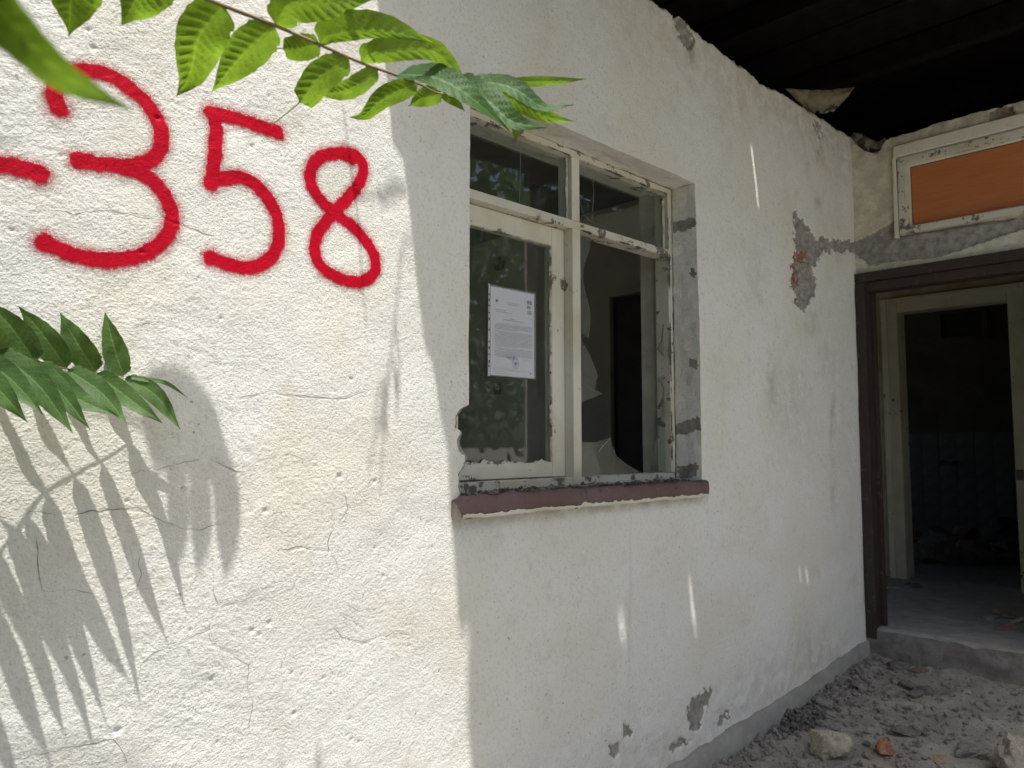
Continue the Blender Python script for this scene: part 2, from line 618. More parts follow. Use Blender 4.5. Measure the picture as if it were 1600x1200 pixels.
# a crust of dirt heaped along the wall and the step
dw = np.minimum(-YY, 9)
ZZ += 0.028 * np.exp(-(dw / 0.10) ** 2) * (0.6 + 1.3 * fbm(XX, YY, 0.12, 21, 3)) * (XX > 2.7)
ZZ += 0.022 * np.exp(-((4.42 - XX) / 0.12) ** 2) * (0.5 + 1.5 * fbm(XX, YY, 0.10, 23, 3))
fl = mesh_np('porch_floor', np.stack([XX, YY, ZZ], -1).reshape(-1, 3), grid_quads(len(xs), len(ys)), M['concrete'])
fl['kind'] = 'structure'
M['bounce'] = simple('pale bounce concrete', (0.48, 0.465, 0.43), (0.58, 0.56, 0.515), 1.5, 0.9, 0.15, 30, 0.006)
yp = boxes('bounce_slab', [(0.9, 9.5, -7.5, -2.605, -0.125, -0.06)], M['bounce'])  # unseen pale slab added to bounce sun into the porch
yp['kind'] = 'structure'

# ------------------------------------------------------------------ house
house = empty('house', (0, 0, 0), 'derelict cream plastered house with broken window, open doorway and dark sagging roof', 'house')

# --- relief of the long wall (metres towards the street)
PITS = [(wall(x, y)[0], wall(x, y)[2], r) for x, y, r in
        [(1032 / 2.5, 440 + 895 / 2.5, 4.0), (420, 973, 4), (393, 985, 4), (405, 992, 3), (456, 1052, 3), (460, 1115, 4), (340, 1160, 3), (184, 1142, 5),
         (545, 1125, 3), (198, 783, 3), (549, 592, 4), (530, 744, 5), (585, 752, 4), (528, 626, 3), (395, 228, 4), (246, 184, 4), (330, 1062, 3),
         (22, 962, 3), (18, 360, 3), (95, 243, 3), (145, 75, 4), (420, 150, 3), (600, 900, 3), (640, 1010, 3), (560, 1160, 3), (505, 1060, 3)]]
for k in range(70):
    PITS.append((random.uniform(0.3, 1.5), random.uniform(0.4, 2.4), random.uniform(1.4, 3.0)))
CRACKS = [[(24, 314), (52, 316), (80, 328), (120, 335), (170, 330), (210, 338), (262, 345), (300, 358), (340, 370)],
          [(40, 796), (100, 804), (168, 796), (216, 794), (256, 818), (304, 828), (360, 814)],
          [(196, 738), (240, 734), (280, 726), (320, 716), (368, 738), (396, 734), (424, 716), (452, 710), (484, 720)],
          [(288, 544), (320, 552), (344, 568), (352, 572)],
          [(436, 860), (472, 854), (512, 860), (516, 832), (544, 796), (536, 768)],
          [(512, 860), (526, 880), (530, 896)],
          [(430, 916), (405, 920), (380, 936), (340, 948), (322, 984), (296, 996), (248, 1016), (218, 1040), (208, 1085)],
          [(340, 948), (332, 920), (331, 890)],
          [(322, 984), (332, 1006), (360, 1020), (388, 1040), (384, 1060), (394, 1096), (390, 1140), (364, 1156), (356, 1172)],
          [(512, 972), (532, 992), (564, 1006), (590, 998), (616, 990), (640, 992)],
          [(532, 960), (552, 972), (572, 984)], [(544, 948), (566, 956), (586, 952)], [(440, 1080), (440, 1036), (452, 1012)],
          [(224, 124), (256, 150), (280, 166), (300, 174)], [(400, 166), (440, 176), (480, 200)],
          [(124, 484), (150, 478), (165, 490), (180, 500)], [(210, 512), (230, 506), (254, 508)],
          [(360, 624), (420, 614), (480, 620), (540, 622), (576, 610)], [(0, 1190), (30, 1182), (60, 1178), (110, 1168), (176, 1154), (190, 1170), (196, 1195)],
          [(216, 870), (222, 900), (214, 930)], [(56, 840), (60, 880), (64, 925), (100, 922), (146, 926)]]
CRW = [[tuple(wall(x, y)[[0, 2]]) for x, y in c] for c in CRACKS]


def relief(x, z):
    r = 0.010 * fbm(x, z, 0.75, 1, 2) + 0.0036 * fbm(x, z, 0.16, 2, 2) + 0.0012 * fbm(x, z, 0.05, 3, 2)
    # patches of rougher and smoother hand
    k = sstep(-0.25, 0.3, fbm(x, z, 0.5, 31, 2))
    r = r + (0.0003 + 0.0007 * k) * fbm(x, z, 0.013, 4, 2)
    # slanting trowel drags
    a = 0.5
    xr = x * math.cos(a) - z * math.sin(a); zr = x * math.sin(a) + z * math.cos(a)
    r = r + 0.0007 * fbm(xr * 0.28, zr, 0.014, 6, 2) * sstep(0.0, 0.3, fbm(x, z, 0.33, 33, 2))
    low = (x < 1.75)
    if low.any():
        xl = x[low] + 0.006 * fbm(x[low], z[low], 0.03, 41, 2); zl = z[low] + 0.006 * fbm(x[low], z[low], 0.03, 43, 2)
        rl = np.zeros(xl.shape)
        for c in CRW:
            d = seg_dist(xl, zl, c)
            fade = 0.55 + 0.9 * vn(x[low], z[low], 0.05, 47)
            rl += (-0.0013 * np.exp(-(d / 0.0022) ** 2) + 0.0002 * np.exp(-((d - 0.006) / 0.004) ** 2)) * fade
        for (px, pz, pr) in PITS:
            d = np.hypot((x[low] - px) * 0.8, z[low] - pz)
            rl -= 0.0022 * pr * 0.5 * np.exp(-(d / (0.0011 * pr)) ** 2)
        r = r.copy(); r[low] += rl
    return r


def col_line(segs):
    out = []
    for a, b, s in segs:
        n = max(1, int(round((b - a) / s)))
        out += list(np.linspace(a, b, n + 1)[:-1])
    out.append(segs[-1][1])
    return np.array(out)


XE, XR, ZS, ZL = 1.50, 2.757, 1.085, 2.336     # window opening
cx = col_line([(-0.6, 0.25, 0.05), (0.25, XE, 0.0033), (XE, 1.7, 0.0045), (1.7, XR, 0.0068), (XR, 2.95, 0.006), (2.95, 4.42, 0.0085)])
rz = col_line([(-0.12, 0.3, 0.0065), (0.3, ZS, 0.0037), (ZS, ZL, 0.0038), (ZL, 2.55, 0.005), (2.55, 3.0, 0.0075)])
nu, nv = len(cx), len(rz)
XX, ZZ = np.meshgrid(cx, rz, indexing='ij')
# ragged top of the wall
top_px = [(1000, -14), (1020, 0), (1040, 10), (1056, 26), (1066, 24), (1082, 40), (1100, 58), (1122, 73), (1150, 96), (1180, 116), (1188, 129), (1215, 140), (1240, 156), (1262, 171), (1282, 182), (1300, 197), (1318, 207), (1333, 217)]
tp = np.array([wall(*p) for p in top_px])
ztop = np.interp(cx, np.concatenate([[-0.6, 2.3], tp[:, 0]]), np.concatenate([[3.02, 3.02], tp[:, 2]])) + 0.010 * fbm(cx, cx * 0 + 0.3, 0.03, 77, 3)
stretch = sstep(2.55, 3.0, rz)[None, :]
ZZ = ZZ + stretch * (ztop[:, None] - 3.0)
# broken left edge of the opening
bite_px = [(735, 560), (735, 634), (726, 640), (718, 652), (719, 668), (727, 676), (722, 690), (727, 704), (733, 712), (732, 728), (724, 740), (722, 760), (726, 772), (719, 790), (716, 806)]
bp = np.array([wall(*p) for p in bite_px])[::-1]
xe = np.interp(rz, bp[:, 2], bp[:, 0], left=XE, right=XE) + 0.0016 * fbm(rz, rz * 0 + 0.7, 0.02, 79, 2)
xe = np.where(rz > 1.36, XE + 0.0016 * fbm(rz, rz * 0 + 0.7, 0.05, 79, 2), xe)
wgt = np.exp(-np.abs(XX - XE) / 0.035)
XX = XX + wgt * (xe - XE)[None, :]
P3 = np.stack([XX, XX * 0, ZZ], -1)
px, py, _ = proj(P3.reshape(-1, 3)); px = px.reshape(nu, nv); py = py.reshape(nu, nv)
jx = px + 9 * fbm(XX, ZZ, 0.022, 91, 3); jy = py + 9 * fbm(XX, ZZ, 0.022, 93, 3)
PATCH = [[(1243, 322), (1252, 338), (1261, 350), (1271, 371), (1300, 374), (1332, 376), (1345, 380), (1345, 394), (1300, 393), (1279, 399), (1271, 420), (1276, 450), (1264, 478), (1255, 488), (1243, 472), (1236, 440), (1239, 400), (1240, 350)],
         [(1078, 1092), (1095, 1086), (1109, 1074), (1114, 1082), (1101, 1110), (1096, 1140), (1080, 1146), (1074, 1120)],
         [(1118, 1138), (1138, 1107), (1142, 1118), (1128, 1136)], [(951, 1165), (973, 1160), (969, 1180), (960, 1189)], [(976, 1129), (986, 1138), (989, 1152), (980, 1154)],
         [(1053, 26), (1066, 22), (1081, 38), (1085, 58), (1080, 76), (1067, 62), (1058, 48)], [(1272, 186), (1281, 190), (1284, 214), (1277, 212)],
         [(1062, 1152), (1080, 1158), (1072, 1164), (1050, 1178), (1046, 1172)]]
bare = np.zeros((nu, nv)); brick = np.zeros((nu, nv))
for poly in PATCH:
    bare = np.maximum(bare, in_poly(jx, jy, poly))
brick = np.where(in_poly(jx, jy, [(1234, 372), (1246, 372), (1247, 470), (1236, 470)]) | in_poly(jx, jy, [(1246, 392), (1262, 392), (1262, 412), (1246, 412)]), 1.0, 0.0) * bare
dwin = np.hypot(np.minimum(0, 0), XX - xe[None, :])
biteband = (ZZ > 1.03) & (ZZ < 1.36) & (XX > xe[None, :] - 0.013 - 0.016 * vn(XX, ZZ, 0.03, 7)) & (XX < XE + 0.01)
bare = np.maximum(bare, biteband)
tb = sstep(0.012, 0.0, ztop[:, None] - ZZ + 0.012 * fbm(XX, ZZ, 0.04, 55, 2))
bare = np.maximum(bare, tb * (XX > 2.3))
# stains: brown damp below the wall top, dirt under the sill, smears by the door, splash at the foot
stain = 0.55 * sstep(0.5, 0.0, ztop[:, None] - ZZ) * sstep(1.7, 2.8, XX)
stain += 0.75 * sstep(0.05, 0.0, 1.035 - ZZ) * (ZZ < 1.036) * (XX > 1.44) * (XX < 2.8)
for (sx, sy, sw, sh, k) in [(1205, 600, 10, 50, .6), (1300, 655, 5, 60, .7), (1290, 560, 12, 30, .5), (1278, 320, 5, 14, .9), (1080, 90, 6, 20, .8), (1279, 238, 4, 14, .9),
                            (1300, 770, 6, 30, .5), (1270, 500, 14, 30, .5), (1180, 420, 20, 60, .35), (1240, 640, 30, 90, .4), (1260, 1000, 30, 40, .4), (1190, 1060, 40, 40, .35), (985, 960, 2.0, 140, .45), (1168, 560, 2, 60, .3), (1130, 200, 12, 60, .25), (960, 20, 40, 60, .2)]:
    stain += k * np.exp(-((px - sx) / sw) ** 2 - ((py - sy) / sh) ** 2)
stain += 0.35 * sstep(0.35, 0.05, ZZ) * (XX > 1.5)
stain += 0.12 * sstep(3.2, 4.4, XX)
R0 = relief(XX.ravel(), ZZ.ravel()).reshape(nu, nv)
# wavy hand-made skin near the foot, plaster thinning over the base
R0 += 0.010 * fbm(XX, ZZ, 0.06, 61, 2) * sstep(0.45, 0.1, ZZ) * (XX > 1.2)
R0 -= bare * (0.011 + 0.010 * fbm(XX, ZZ, 0.02, 63, 3))
R0 += 0.004 * np.exp(-((XX - 4.36) / 0.05) ** 2)
YY = -R0
quads = grid_quads(nu, nv)
ci = np.arange(nu - 1)[:, None]; cj = np.arange(nv - 1)[None, :]
hole = (cx[:-1][:, None] > XE - 1e-5) & (cx[1:][:, None] < XR + 1e-5) & (rz[:-1][None, :] > ZS - 1e-5) & (rz[1:][None, :] < ZL + 1e-5)
quads = quads[~hole.ravel()]
used = np.zeros(nu * nv, bool); used[quads.ravel()] = True
remap = np.cumsum(used) - 1
V = np.stack([XX, YY, ZZ], -1).reshape(-1, 3)[used]
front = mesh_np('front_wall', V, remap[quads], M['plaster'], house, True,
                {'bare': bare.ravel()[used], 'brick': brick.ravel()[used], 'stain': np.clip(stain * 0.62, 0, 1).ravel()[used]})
front['label'] = 'long cream plaster wall, sunlit at one end, cracked and chipped'
# hairline cracks: thin dark clefts that follow the traced lines
M['cleft'] = simple('cleft in plaster', (0.20, 0.185, 0.155), (0.30, 0.28, 0.24), 30, 0.95, 0.05)
for ck, c in enumerate(CRW):
    pl = np.array(c)
    sl_ = np.r_[0, np.cumsum(np.linalg.norm(np.diff(pl, axis=0), axis=1))]
    n_ = max(8, int(sl_[-1] / 0.0035))
    t_ = np.linspace(0, sl_[-1], n_)
    qx_ = np.interp(t_, sl_, pl[:, 0]) + 0.007 * fbm(t_, t_ * 0 + ck, 0.03, 141, 3)
    qz_ = np.interp(t_, sl_, pl[:, 1]) + 0.007 * fbm(t_, t_ * 0 + ck, 0.03, 143, 3)
    tx_, tz_ = np.gradient(qx_), np.gradient(qz_)
    ln_ = np.hypot(tx_, tz_) + 1e-9
    hw_ = 0.00065 * np.clip(0.75 + 1.7 * fbm(t_, t_ * 0 + ck * 3, 0.05, 147, 3), 0.12, 1.9) * np.minimum(1, np.minimum(t_, sl_[-1] - t_) / 0.02 + 0.15)
    ax_, az_ = qx_ - tz_ / ln_ * hw_, qz_ + tx_ / ln_ * hw_
    bx2, bz2 = qx_ + tz_ / ln_ * hw_, qz_ - tx_ / ln_ * hw_
    ya_ = -relief(qx_, qz_) - 0.0008
    mesh_np('crack', np.stack([np.stack([ax_, ya_, az_], 1), np.stack([bx2, ya_, bz2], 1)], 1).reshape(-1, 3), grid_quads(n_, 2), M['cleft'], front)
iE = int(np.argmin(abs(cx - XE))); iR = int(np.argmin(abs(cx - XR))); jS = int(np.argmin(abs(rz - ZS))); jL = int(np.argmin(abs(rz - ZL)))


def reveal(name, line, depth, inward, mat, seed):
    """strip of masonry going into the wall from an edge line of the front skin"""
    nd = 14
    line = np.asarray(line); n = len(line)
    dd = np.linspace(0, 1, nd)
    pts = np.zeros((n, nd, 3))
    pts[:] = line[:, None, :]
    pts[:, :, 1] = line[:, 1][:, None] * (1 - dd) + depth * dd
    s = np.cumsum(np.r_[0, np.linalg.norm(np.diff(line, axis=0), axis=1)])
    nz = 0.006 * fbm(s[:, None] + 0 * dd, dd[None, :] * depth + 0 * s[:, None], 0.05, seed, 3) * np.sin(np.minimum(dd * 5, math.pi / 2))[None, :]
    pts += nz[..., None] * np.array(inward)
    flat_ = pts.reshape(-1, 3)
    qx, qy, _ = proj(flat_)
    b = np.zeros(len(flat_))
    for poly in [[(1052, 346), (1086, 340), (1087, 356), (1052, 364)], [(1052, 664), (1090, 652), (1096, 672), (1052, 682)], [(1078, 560), (1088, 560), (1088, 578), (1080, 576)], [(1060, 728), (1090, 722), (1090, 745), (1060, 750)], [(1080, 415), (1088, 420), (1086, 435), (1080, 430)]]:
        b = np.maximum(b, in_poly(qx + 5 * fbm(flat_[:, 0] + flat_[:, 1], flat_[:, 2], 0.015, 5, 2), qy + 5 * fbm(flat_[:, 1], flat_[:, 2], 0.015, 8, 2), poly))
    if name == 'broken_edge': b[:] = 1
    st = 0.0 * b
    return mesh_np(name, flat_, grid_quads(n, nd), mat, house, True, {'bare': b, 'brick': 0 * b, 'stain': st})


Wv = np.stack([XX, YY, ZZ], -1)
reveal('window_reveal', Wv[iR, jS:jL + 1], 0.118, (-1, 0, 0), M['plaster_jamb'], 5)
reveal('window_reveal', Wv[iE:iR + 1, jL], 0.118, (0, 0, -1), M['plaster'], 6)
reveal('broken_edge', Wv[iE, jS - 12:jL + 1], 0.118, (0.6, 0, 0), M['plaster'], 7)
# broken top of the wall
topl = Wv[:, -1]
nd = 10
tt = np.linspace(0, 0.29, nd)
tops = np.repeat(topl[:, None, :], nd, 1)
tops[:, :, 1] += tt[None, :]
tops[:, :, 2] += (0.03 * fbm(tops[:, :, 0], tops[:, :, 1] * 1.3, 0.06, 81, 3) + 0.01) * np.minimum(1, tt / 0.04)[None, :]
mesh_np('wall_top', tops.reshape(-1, 3), grid_quads(nu, nd), M['mortar'], house, True)
# masonry behind the skin
boxes('inner_wall', [(-0.6, 1.462, 0.03, 0.29, -0.12, 2.93), (2.763, 4.42, 0.03, 0.29, -0.12, 2.93),
                     (1.462, 2.763, 0.03, 0.29, -0.12, 1.06), (1.462, 2.763, 0.03, 0.29, 2.345, 2.93)], M['grime'], house)
boxes('upper_wall', [(-0.6, 0.97, 0.02, 0.26, 2.94, 3.39)], M['grime'], house)

# --- grey painted base
sk = [(1.0, 0.02), (2.3, 0.035), (2.51, 0.047), (2.75, 0.060), (3.0, 0.074), (3.27, 0.085), (3.6, 0.108), (3.9, 0.138), (4.15, 0.160), (4.41, 0.178)]
xs = np.arange(1.0, 4.425, 0.008)
zt = np.interp(xs, [a for a, b in sk], [b for a, b in sk]) + 0.008 * fbm(xs, xs * 0, 0.07, 15, 3)
zb = floor_z(xs) - 0.05
yo = -0.021 + 0.006 * fbm(xs, xs * 0 + 2, 0.2, 17, 2)
prof = []
for k in range(len(xs)):
    prof.append([(xs[k], 0.02, zt[k] + 0.002), (xs[k], yo[k] + 0.010, zt[k] + 0.001), (xs[k], yo[k], zt[k] - 0.006), (xs[k], yo[k] - 0.002, (zt[k] + zb[k]) / 2), (xs[k], yo[k] - 0.004, zb[k])])
mesh_np('skirting', np.array(prof).reshape(-1, 3), grid_quads(len(xs), 5), M['skirting'], house)

# --- spray painted digits, on the relief of the wall
DIG = {
    'dash': ([[(-60, 246), (-20, 254), (24, 261), (60, 272)]], 12.5, 'thick red spray painted dash on the sunlit wall'),
    'three': ([smooth_poly([(91, 168), (84, 148), (92, 128), (112, 116), (140, 111), (172, 118), (200, 136), (228, 160), (246, 186), (253, 212), (248, 236), (232, 251), (200, 259), (160, 256), (124, 251)]),
               smooth_poly([(192, 261), (224, 272), (248, 292), (264, 320), (269, 344), (260, 368), (240, 388), (208, 402), (168, 407), (120, 400), (92, 389), (70, 379)])], 10.5, 'large red spray painted digit 3 on the sunlit wall'),
    'five': ([[(434, 206), (400, 194), (370, 184), (330, 176)], [(334, 178), (338, 200), (336, 240), (332, 280)],
              smooth_poly([(330, 285), (345, 279), (364, 276), (384, 279), (408, 296), (428, 324), (437, 356), (434, 384), (420, 406), (392, 418), (360, 414), (330, 403)])], 9.6, 'red spray painted digit 5 on the sunlit wall'),
    'eight': ([smooth_poly([(552, 246), (532, 239), (508, 242), (490, 256), (486, 280), (497, 304), (524, 331), (552, 352), (576, 380), (588, 408), (584, 428), (564, 440), (536, 436), (508, 420), (495, 400), (494, 376), (506, 352), (524, 331), (548, 306), (566, 280), (570, 258), (558, 242), (540, 238)])], 8.6, 'red spray painted digit 8 beside the shadow edge on the wall'),
}
for key, (strokes, rp, lab) in DIG.items():
    S = [[tuple(wall(x, y)[[0, 2]]) for x, y in st] for st in strokes]
    allp = np.array([p for st in S for p in st])
    mid = wall(*np.mean([p for st in strokes for p in st], axis=0))
    rad = rp * proj(mid[None, :])[2][0] / FPX * 0.96
    pad = rad + 0.035
    xs = np.arange(allp[:, 0].min() - pad, allp[:, 0].max() + pad, 0.0021)
    zs = np.arange(allp[:, 1].min() - pad, allp[:, 1].max() + pad, 0.0021)
    A, B = np.meshgrid(xs, zs, indexing='ij')
    Aw = A + 0.004 * fbm(A, B, 0.012, 101, 2); Bw = B + 0.004 * fbm(A, B, 0.012, 103, 2)
    d = np.full(A.shape, 9.0)
    for st in S:
        d = np.minimum(d, seg_dist(Aw, Bw, st))
    # the can lingers at the ends of a stroke
    for st in S:
        for e in (st[0], st[-1]):
            d = np.minimum(d, np.hypot(Aw - e[0], Bw - e[1]) * 0.86)
    mask = 1 - sstep(rad * 0.50, rad * 1.0 + 0.014, d)
    mask = np.maximum(mask, 0.55 * (1 - sstep(rad * 0.9, rad + 0.034, d)) ** 2)
    q = grid_quads(*A.shape)
    keep = (mask.ravel()[q].max(1) > 0.004)
    q = q[keep]
    us = np.zeros(A.size, bool); us[q.ravel()] = True
    rm = np.cumsum(us) - 1
    a1, b1 = A.ravel()[us], B.ravel()[us]
    Y = -(relief(a1, b1) + 0.0011)
    o = mesh_np('painted_' + ('dash' if key == 'dash' else 'digit'), np.stack([a1, Y, b1], 1), rm[q], M['spray'], front, True, {'spray': mask.ravel()[us]})
    o['label'] = lab

# --- entrance wall (faces the near end, at a right angle to the long wall)
XD = 4.42
cu = col_line([(-0.02, 0.92, 0.0075), (0.92, 2.3, 0.06)])
rz = col_line([(2.145, 2.40, 0.0075), (2.40, 2.81, 0.0075), (2.81, 2.95, 0.0075)])
U_, Z_ = np.meshgrid(cu, rz, indexing='ij')
wt_px = [(1327, 214), (1338, 226), (1352, 236), (1370, 243), (1377, 232), (1383, 221), (1396, 214), (1430, 206), (1460, 194), (1500, 184), (1540, 172), (1600, 158)]
tp = np.array([onp(x, y, 0, XD) for x, y in wt_px])
zt = np.interp(cu, -tp[:, 1], tp[:, 2]) + 0.008 * fbm(cu, cu * 0, 0.03, 111, 3)
Z_ = Z_ + sstep(2.81, 2.95, rz)[None, :] * (zt[:, None] - 2.95)
P3 = np.stack([U_ * 0 + XD, -U_, Z_], -1).reshape(-1, 3)
px, py, _ = proj(P3); px = px.reshape(U_.shape); py = py.reshape(U_.shape)
jx = px + 3.5 * fbm(U_, Z_, 0.09, 113, 3); jy = py + 3 * fbm(U_, Z_, 0.09, 115, 3)
bare = np.zeros(U_.shape)
for poly in [[(1325, 376), (1340, 401), (1357, 414), (1402, 409), (1470, 401), (1545, 375), (1610, 352), (1610, 336), (1495, 352), (1410, 364), (1396, 344), (1370, 360), (1340, 376)],
             [(1546, 178), (1560, 168), (1580, 166), (1586, 184), (1560, 194), (1546, 190)]]:
    bare = np.maximum(bare, in_poly(jx, jy, poly))
brick = np.where(in_poly(jx, jy, [(1556, 168), (1582, 164), (1584, 186), (1560, 190)]), 0.7, 0) * bare
stain = 0.40 + 0.3 * sstep(0.1, 0, zt[:, None] - Z_) + 0.5 * np.exp(-(((py - (1396 - px) * 0.17) - 372) / 8) ** 2)
R0 = 0.006 * fbm(U_, Z_, 0.3, 117, 2) + 0.004 * fbm(U_, Z_, 0.06, 119, 3) - bare * (0.010 + 0.008 * fbm(U_, Z_, 0.03, 121, 3))
# groove of the opened joint above the concrete
R0 -= 0.02 * np.exp(-((py - (366 - (px - 1405) * 0.145)) / 2.2) ** 2) * (px > 1398)
R0 -= 0.006 * np.exp(-((py - (229 - (px - 1396) * 0.19)) / 1.3) ** 2) * (px > 1396) * (px < 1520)
q = grid_quads(*U_.shape)
hole = (cu[:-1][:, None] > 0.247) & (cu[1:][:, None] < 1.22) & (rz[:-1][None, :] > 2.40 - 1e-4) & (rz[1:][None, :] < 2.81 + 1e-4)
q = q[~hole.ravel()]
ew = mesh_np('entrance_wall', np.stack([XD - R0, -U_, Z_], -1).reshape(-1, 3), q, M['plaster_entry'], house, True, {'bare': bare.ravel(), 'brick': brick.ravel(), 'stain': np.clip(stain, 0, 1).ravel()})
boxes('inner_wall', [(4.462, 4.60, -2.3, 0.0, 2.825, 2.90), (4.462, 4.60, -2.3, 0.0, 2.21, 2.385), (4.462, 4.60, -0.235, 0.0, 2.385, 2.825), (4.462, 4.60, -2.3, -1.23, 2.385, 2.825),
                     (4.42, 4.60, -2.3, -1.14, -0.1, 2.15)], M['plaster_entry'], house)
nd = 8
tl = np.stack([XD - R0[:, -1], -cu, Z_[:, -1]], -1)
tops = np.repeat(tl[:, None, :], nd, 1)
tt = np.linspace(0, 0.18, nd)
tops[:, :, 0] += tt
tops[:, :, 2] += 0.025 * fbm(tops[:, :, 1], tops[:, :, 0], 0.06, 131, 3) * np.minimum(1, tt / 0.03)[None, :]
mesh_np('wall_top', tops.reshape(-1, 3), grid_quads(len(cu), nd), M['mortar'], house)


def rock_mesh(name, size, mat, seed, sub=3, rough=0.16, cuts=6, flatz=1.0):
    rr = random.Random(seed)
    bm = bmesh.new()
    bmesh.ops.create_icosphere(bm, subdivisions=sub, radius=1.0)
    planes = []
    for k in range(cuts):
        n = Vector((rr.gauss(0, 1), rr.gauss(0, 1), rr.gauss(0, 0.8))).normalized()
        planes.append((n, rr.uniform(0.36, 0.72)))
    o1 = rr.uniform(0, 50)
    for v in bm.verts:
        c = v.co.normalized()
        r = 1.0
        for n, d in planes:
            t = c.dot(n)
            if t > 0.05: r = min(r, d / t)
        a = np.array([c.x * 3 + o1 + c.z]); b = np.array([c.y * 3 + o1 * 0.7 - c.z * 1.3])
        r *= 1 + rough * float(fbm(a, b, 1.0, seed, 4, 0.6)[0])
        v.co = c * r
    mx = [max(v.co[i] for v in bm.verts) for i in range(3)]; mn = [min(v.co[i] for v in bm.verts) for i in range(3)]
    for v in bm.verts:
        for i in range(3):
            v.co[i] = ((v.co[i] - mn[i]) / (mx[i] - mn[i]) - (0.5 if i < 2 else 0.0)) * size[i]
    me = bpy.data.meshes.new(name)
    bm.to_mesh(me); bm.free()
    me.materials.append(mat)
    return me


def rock(name, loc, size, mat, seed, rotz=0.0, tilt=0.0, parent=None, **kw):
    o = bpy.data.objects.new(name, rock_mesh(name, size, mat, seed, **kw))
    o.location = loc
    o.rotation_euler = (tilt, 0, rotz)
    link(o)
    place(o, parent)
    return o


# broken masonry in the corner of the two walls
for k, (x, y, s) in enumerate([(1346, 216, .07), (1360, 222, .08), (1372, 228, .07), (1338, 212, .06), (1380, 222, .06)]):
    p = onp(x, y, 0, 4.49)
    rock('masonry_stone', (p[0], p[1], p[2] - s * 0.75), (s * 1.3, s * 1.2, s), M['mortar'], 300 + k, rotz=k, parent=house, sub=2, cuts=16, rough=0.3)

# --- boarded fanlight above the entrance
fan = boxes('fanlight', [(4.402, 4.47, -1.215, -0.252, 2.768, 2.808), (4.402, 4.47, -1.215, -0.252, 2.384, 2.418), (4.403, 4.471, -0.296, -0.252, 2.418, 2.768), (4.403, 4.471, -1.215, -1.17, 2.418, 2.768)], M['frame_peel'], house, 0.003, 0.0015)
fan['label'] = 'narrow frame with flaking cream paint above the doorway'
boxes('panel', [(4.440, 4.452, -1.172, -0.294, 2.416, 2.77)], M['board'], fan)['label'] = 'orange brown wooden panel closing the frame'
boxes('bead', [(4.428, 4.4395, -1.17, -0.2965, 2.757, 2.7675), (4.428, 4.4395, -1.17, -0.2965, 2.4185, 2.428), (4.429, 4.439, -0.308, -0.2965, 2.428, 2.757)], M['casing'], fan, 0.002)
boxes('bead', [(4.4385, 4.4398, -1.17, -0.2965, 2.752, 2.757), (4.4385, 4.4398, -0.312, -0.308, 2.428, 2.757)], M['crack_dark'], fan)
for k in range(9):
    p = (4.4025, -0.275 - (k * 0.11 if k < 5 else 0.0), 2.785 if k < 5 else 2.45 + (k - 5) * 0.085)
    bm = bmesh.new(); bmesh.ops.create_cone(bm, cap_ends=True, segments=8, radius1=0.0042, radius2=0.0032, depth=0.004, matrix=Matrix.Translation(p) @ Matrix.Rotation(math.pi / 2, 4, 'Y'))
    me = bpy.data.meshes.new('nail'); bm.to_mesh(me); bm.free(); me.materials.append(M['crack_dark'])
    o = bpy.data.objects.new('nail', me); link(o); place(o, fan)
boxes('moulding', [(4.400, 4.43, -1.25, -0.235, 2.818, 2.882), (4.404, 4.43, -0.247, -0.226, 2.37, 2.818)], M['plaster_entry'], house, 0.004, 0.002)

# --- brown entrance frame
ef = boxes('entrance_frame', [(4.385, 4.47, -1.14, -0.004, 2.150, 2.203)], M['brown'], house, 0.004, 0.002)
ef['label'] = 'dark brown painted wooden frame of the open entrance'
boxes('frame_rebate', [(4.412, 4.52, -1.10, -0.02, 2.098, 2.149)], M['brown'], ef, 0.003)
boxes('post', [(4.385, 4.47, -0.062, -0.003, 0.19, 2.149)], M['brown'], ef, 0.005, 0.003)
boxes('post', [(4.385, 4.47, -1.14, -1.08, 0.19, 2.149)], M['brown'], ef, 0.005, 0.003)
boxes('frame_rebate', [(4.4705, 4.52, -0.075, -0.012, 0.24, 2.097)], M['brown'], ef, 0.003)

# --- step and hall floor
ZF = 0.25
xs = np.concatenate([np.arange(4.39, 4.5, 0.008), np.arange(4.5, 6.4, 0.03), [9.1]])
ys = np.concatenate([np.arange(-2.3, -1.0, 0.08), np.arange(-1.0, 0.0, 0.012), np.arange(0.0, 0.5, 0.03), [2.5, 4.0]])
A, B = np.meshgrid(xs, ys, indexing='ij')
H = ZF + 0.008 * fbm(A, B, 0.2, 201, 3) + 0.005 * fbm(A, B, 0.04, 203, 3)
edge = sstep(4.43, 4.39, A)
H -= edge * (0.010 + 0.02 * np.maximum(0, fbm(A, B, 0.08, 205, 3)))
inh = mesh_np('hall_floor', np.stack([A, B, H], -1).reshape(-1, 3), grid_quads(len(xs), len(ys)), M['interior_floor'], house)
zs = np.linspace(-0.05, 1, 26)
A, B = np.meshgrid(ys[ys <= 0.001], zs, indexing='ij')
edz = np.interp(A, ys, H[0])
Zs = -0.05 + (edz + 0.05) * (B + 0.05) / 1.05
Xs = 4.39 + 0.006 * fbm(A, Zs, 0.1, 207, 3) - 0.012 * np.exp(-((Zs - 0.18) / 0.05) ** 2) * 0.3 + 0.0 * A
Xs[:, -1] = 4.39
mesh_np('step', np.stack([Xs, A, Zs], -1).reshape(-1, 3), grid_quads(*A.shape), M['step'], house)['label'] = 'worn grey concrete step of the entrance'

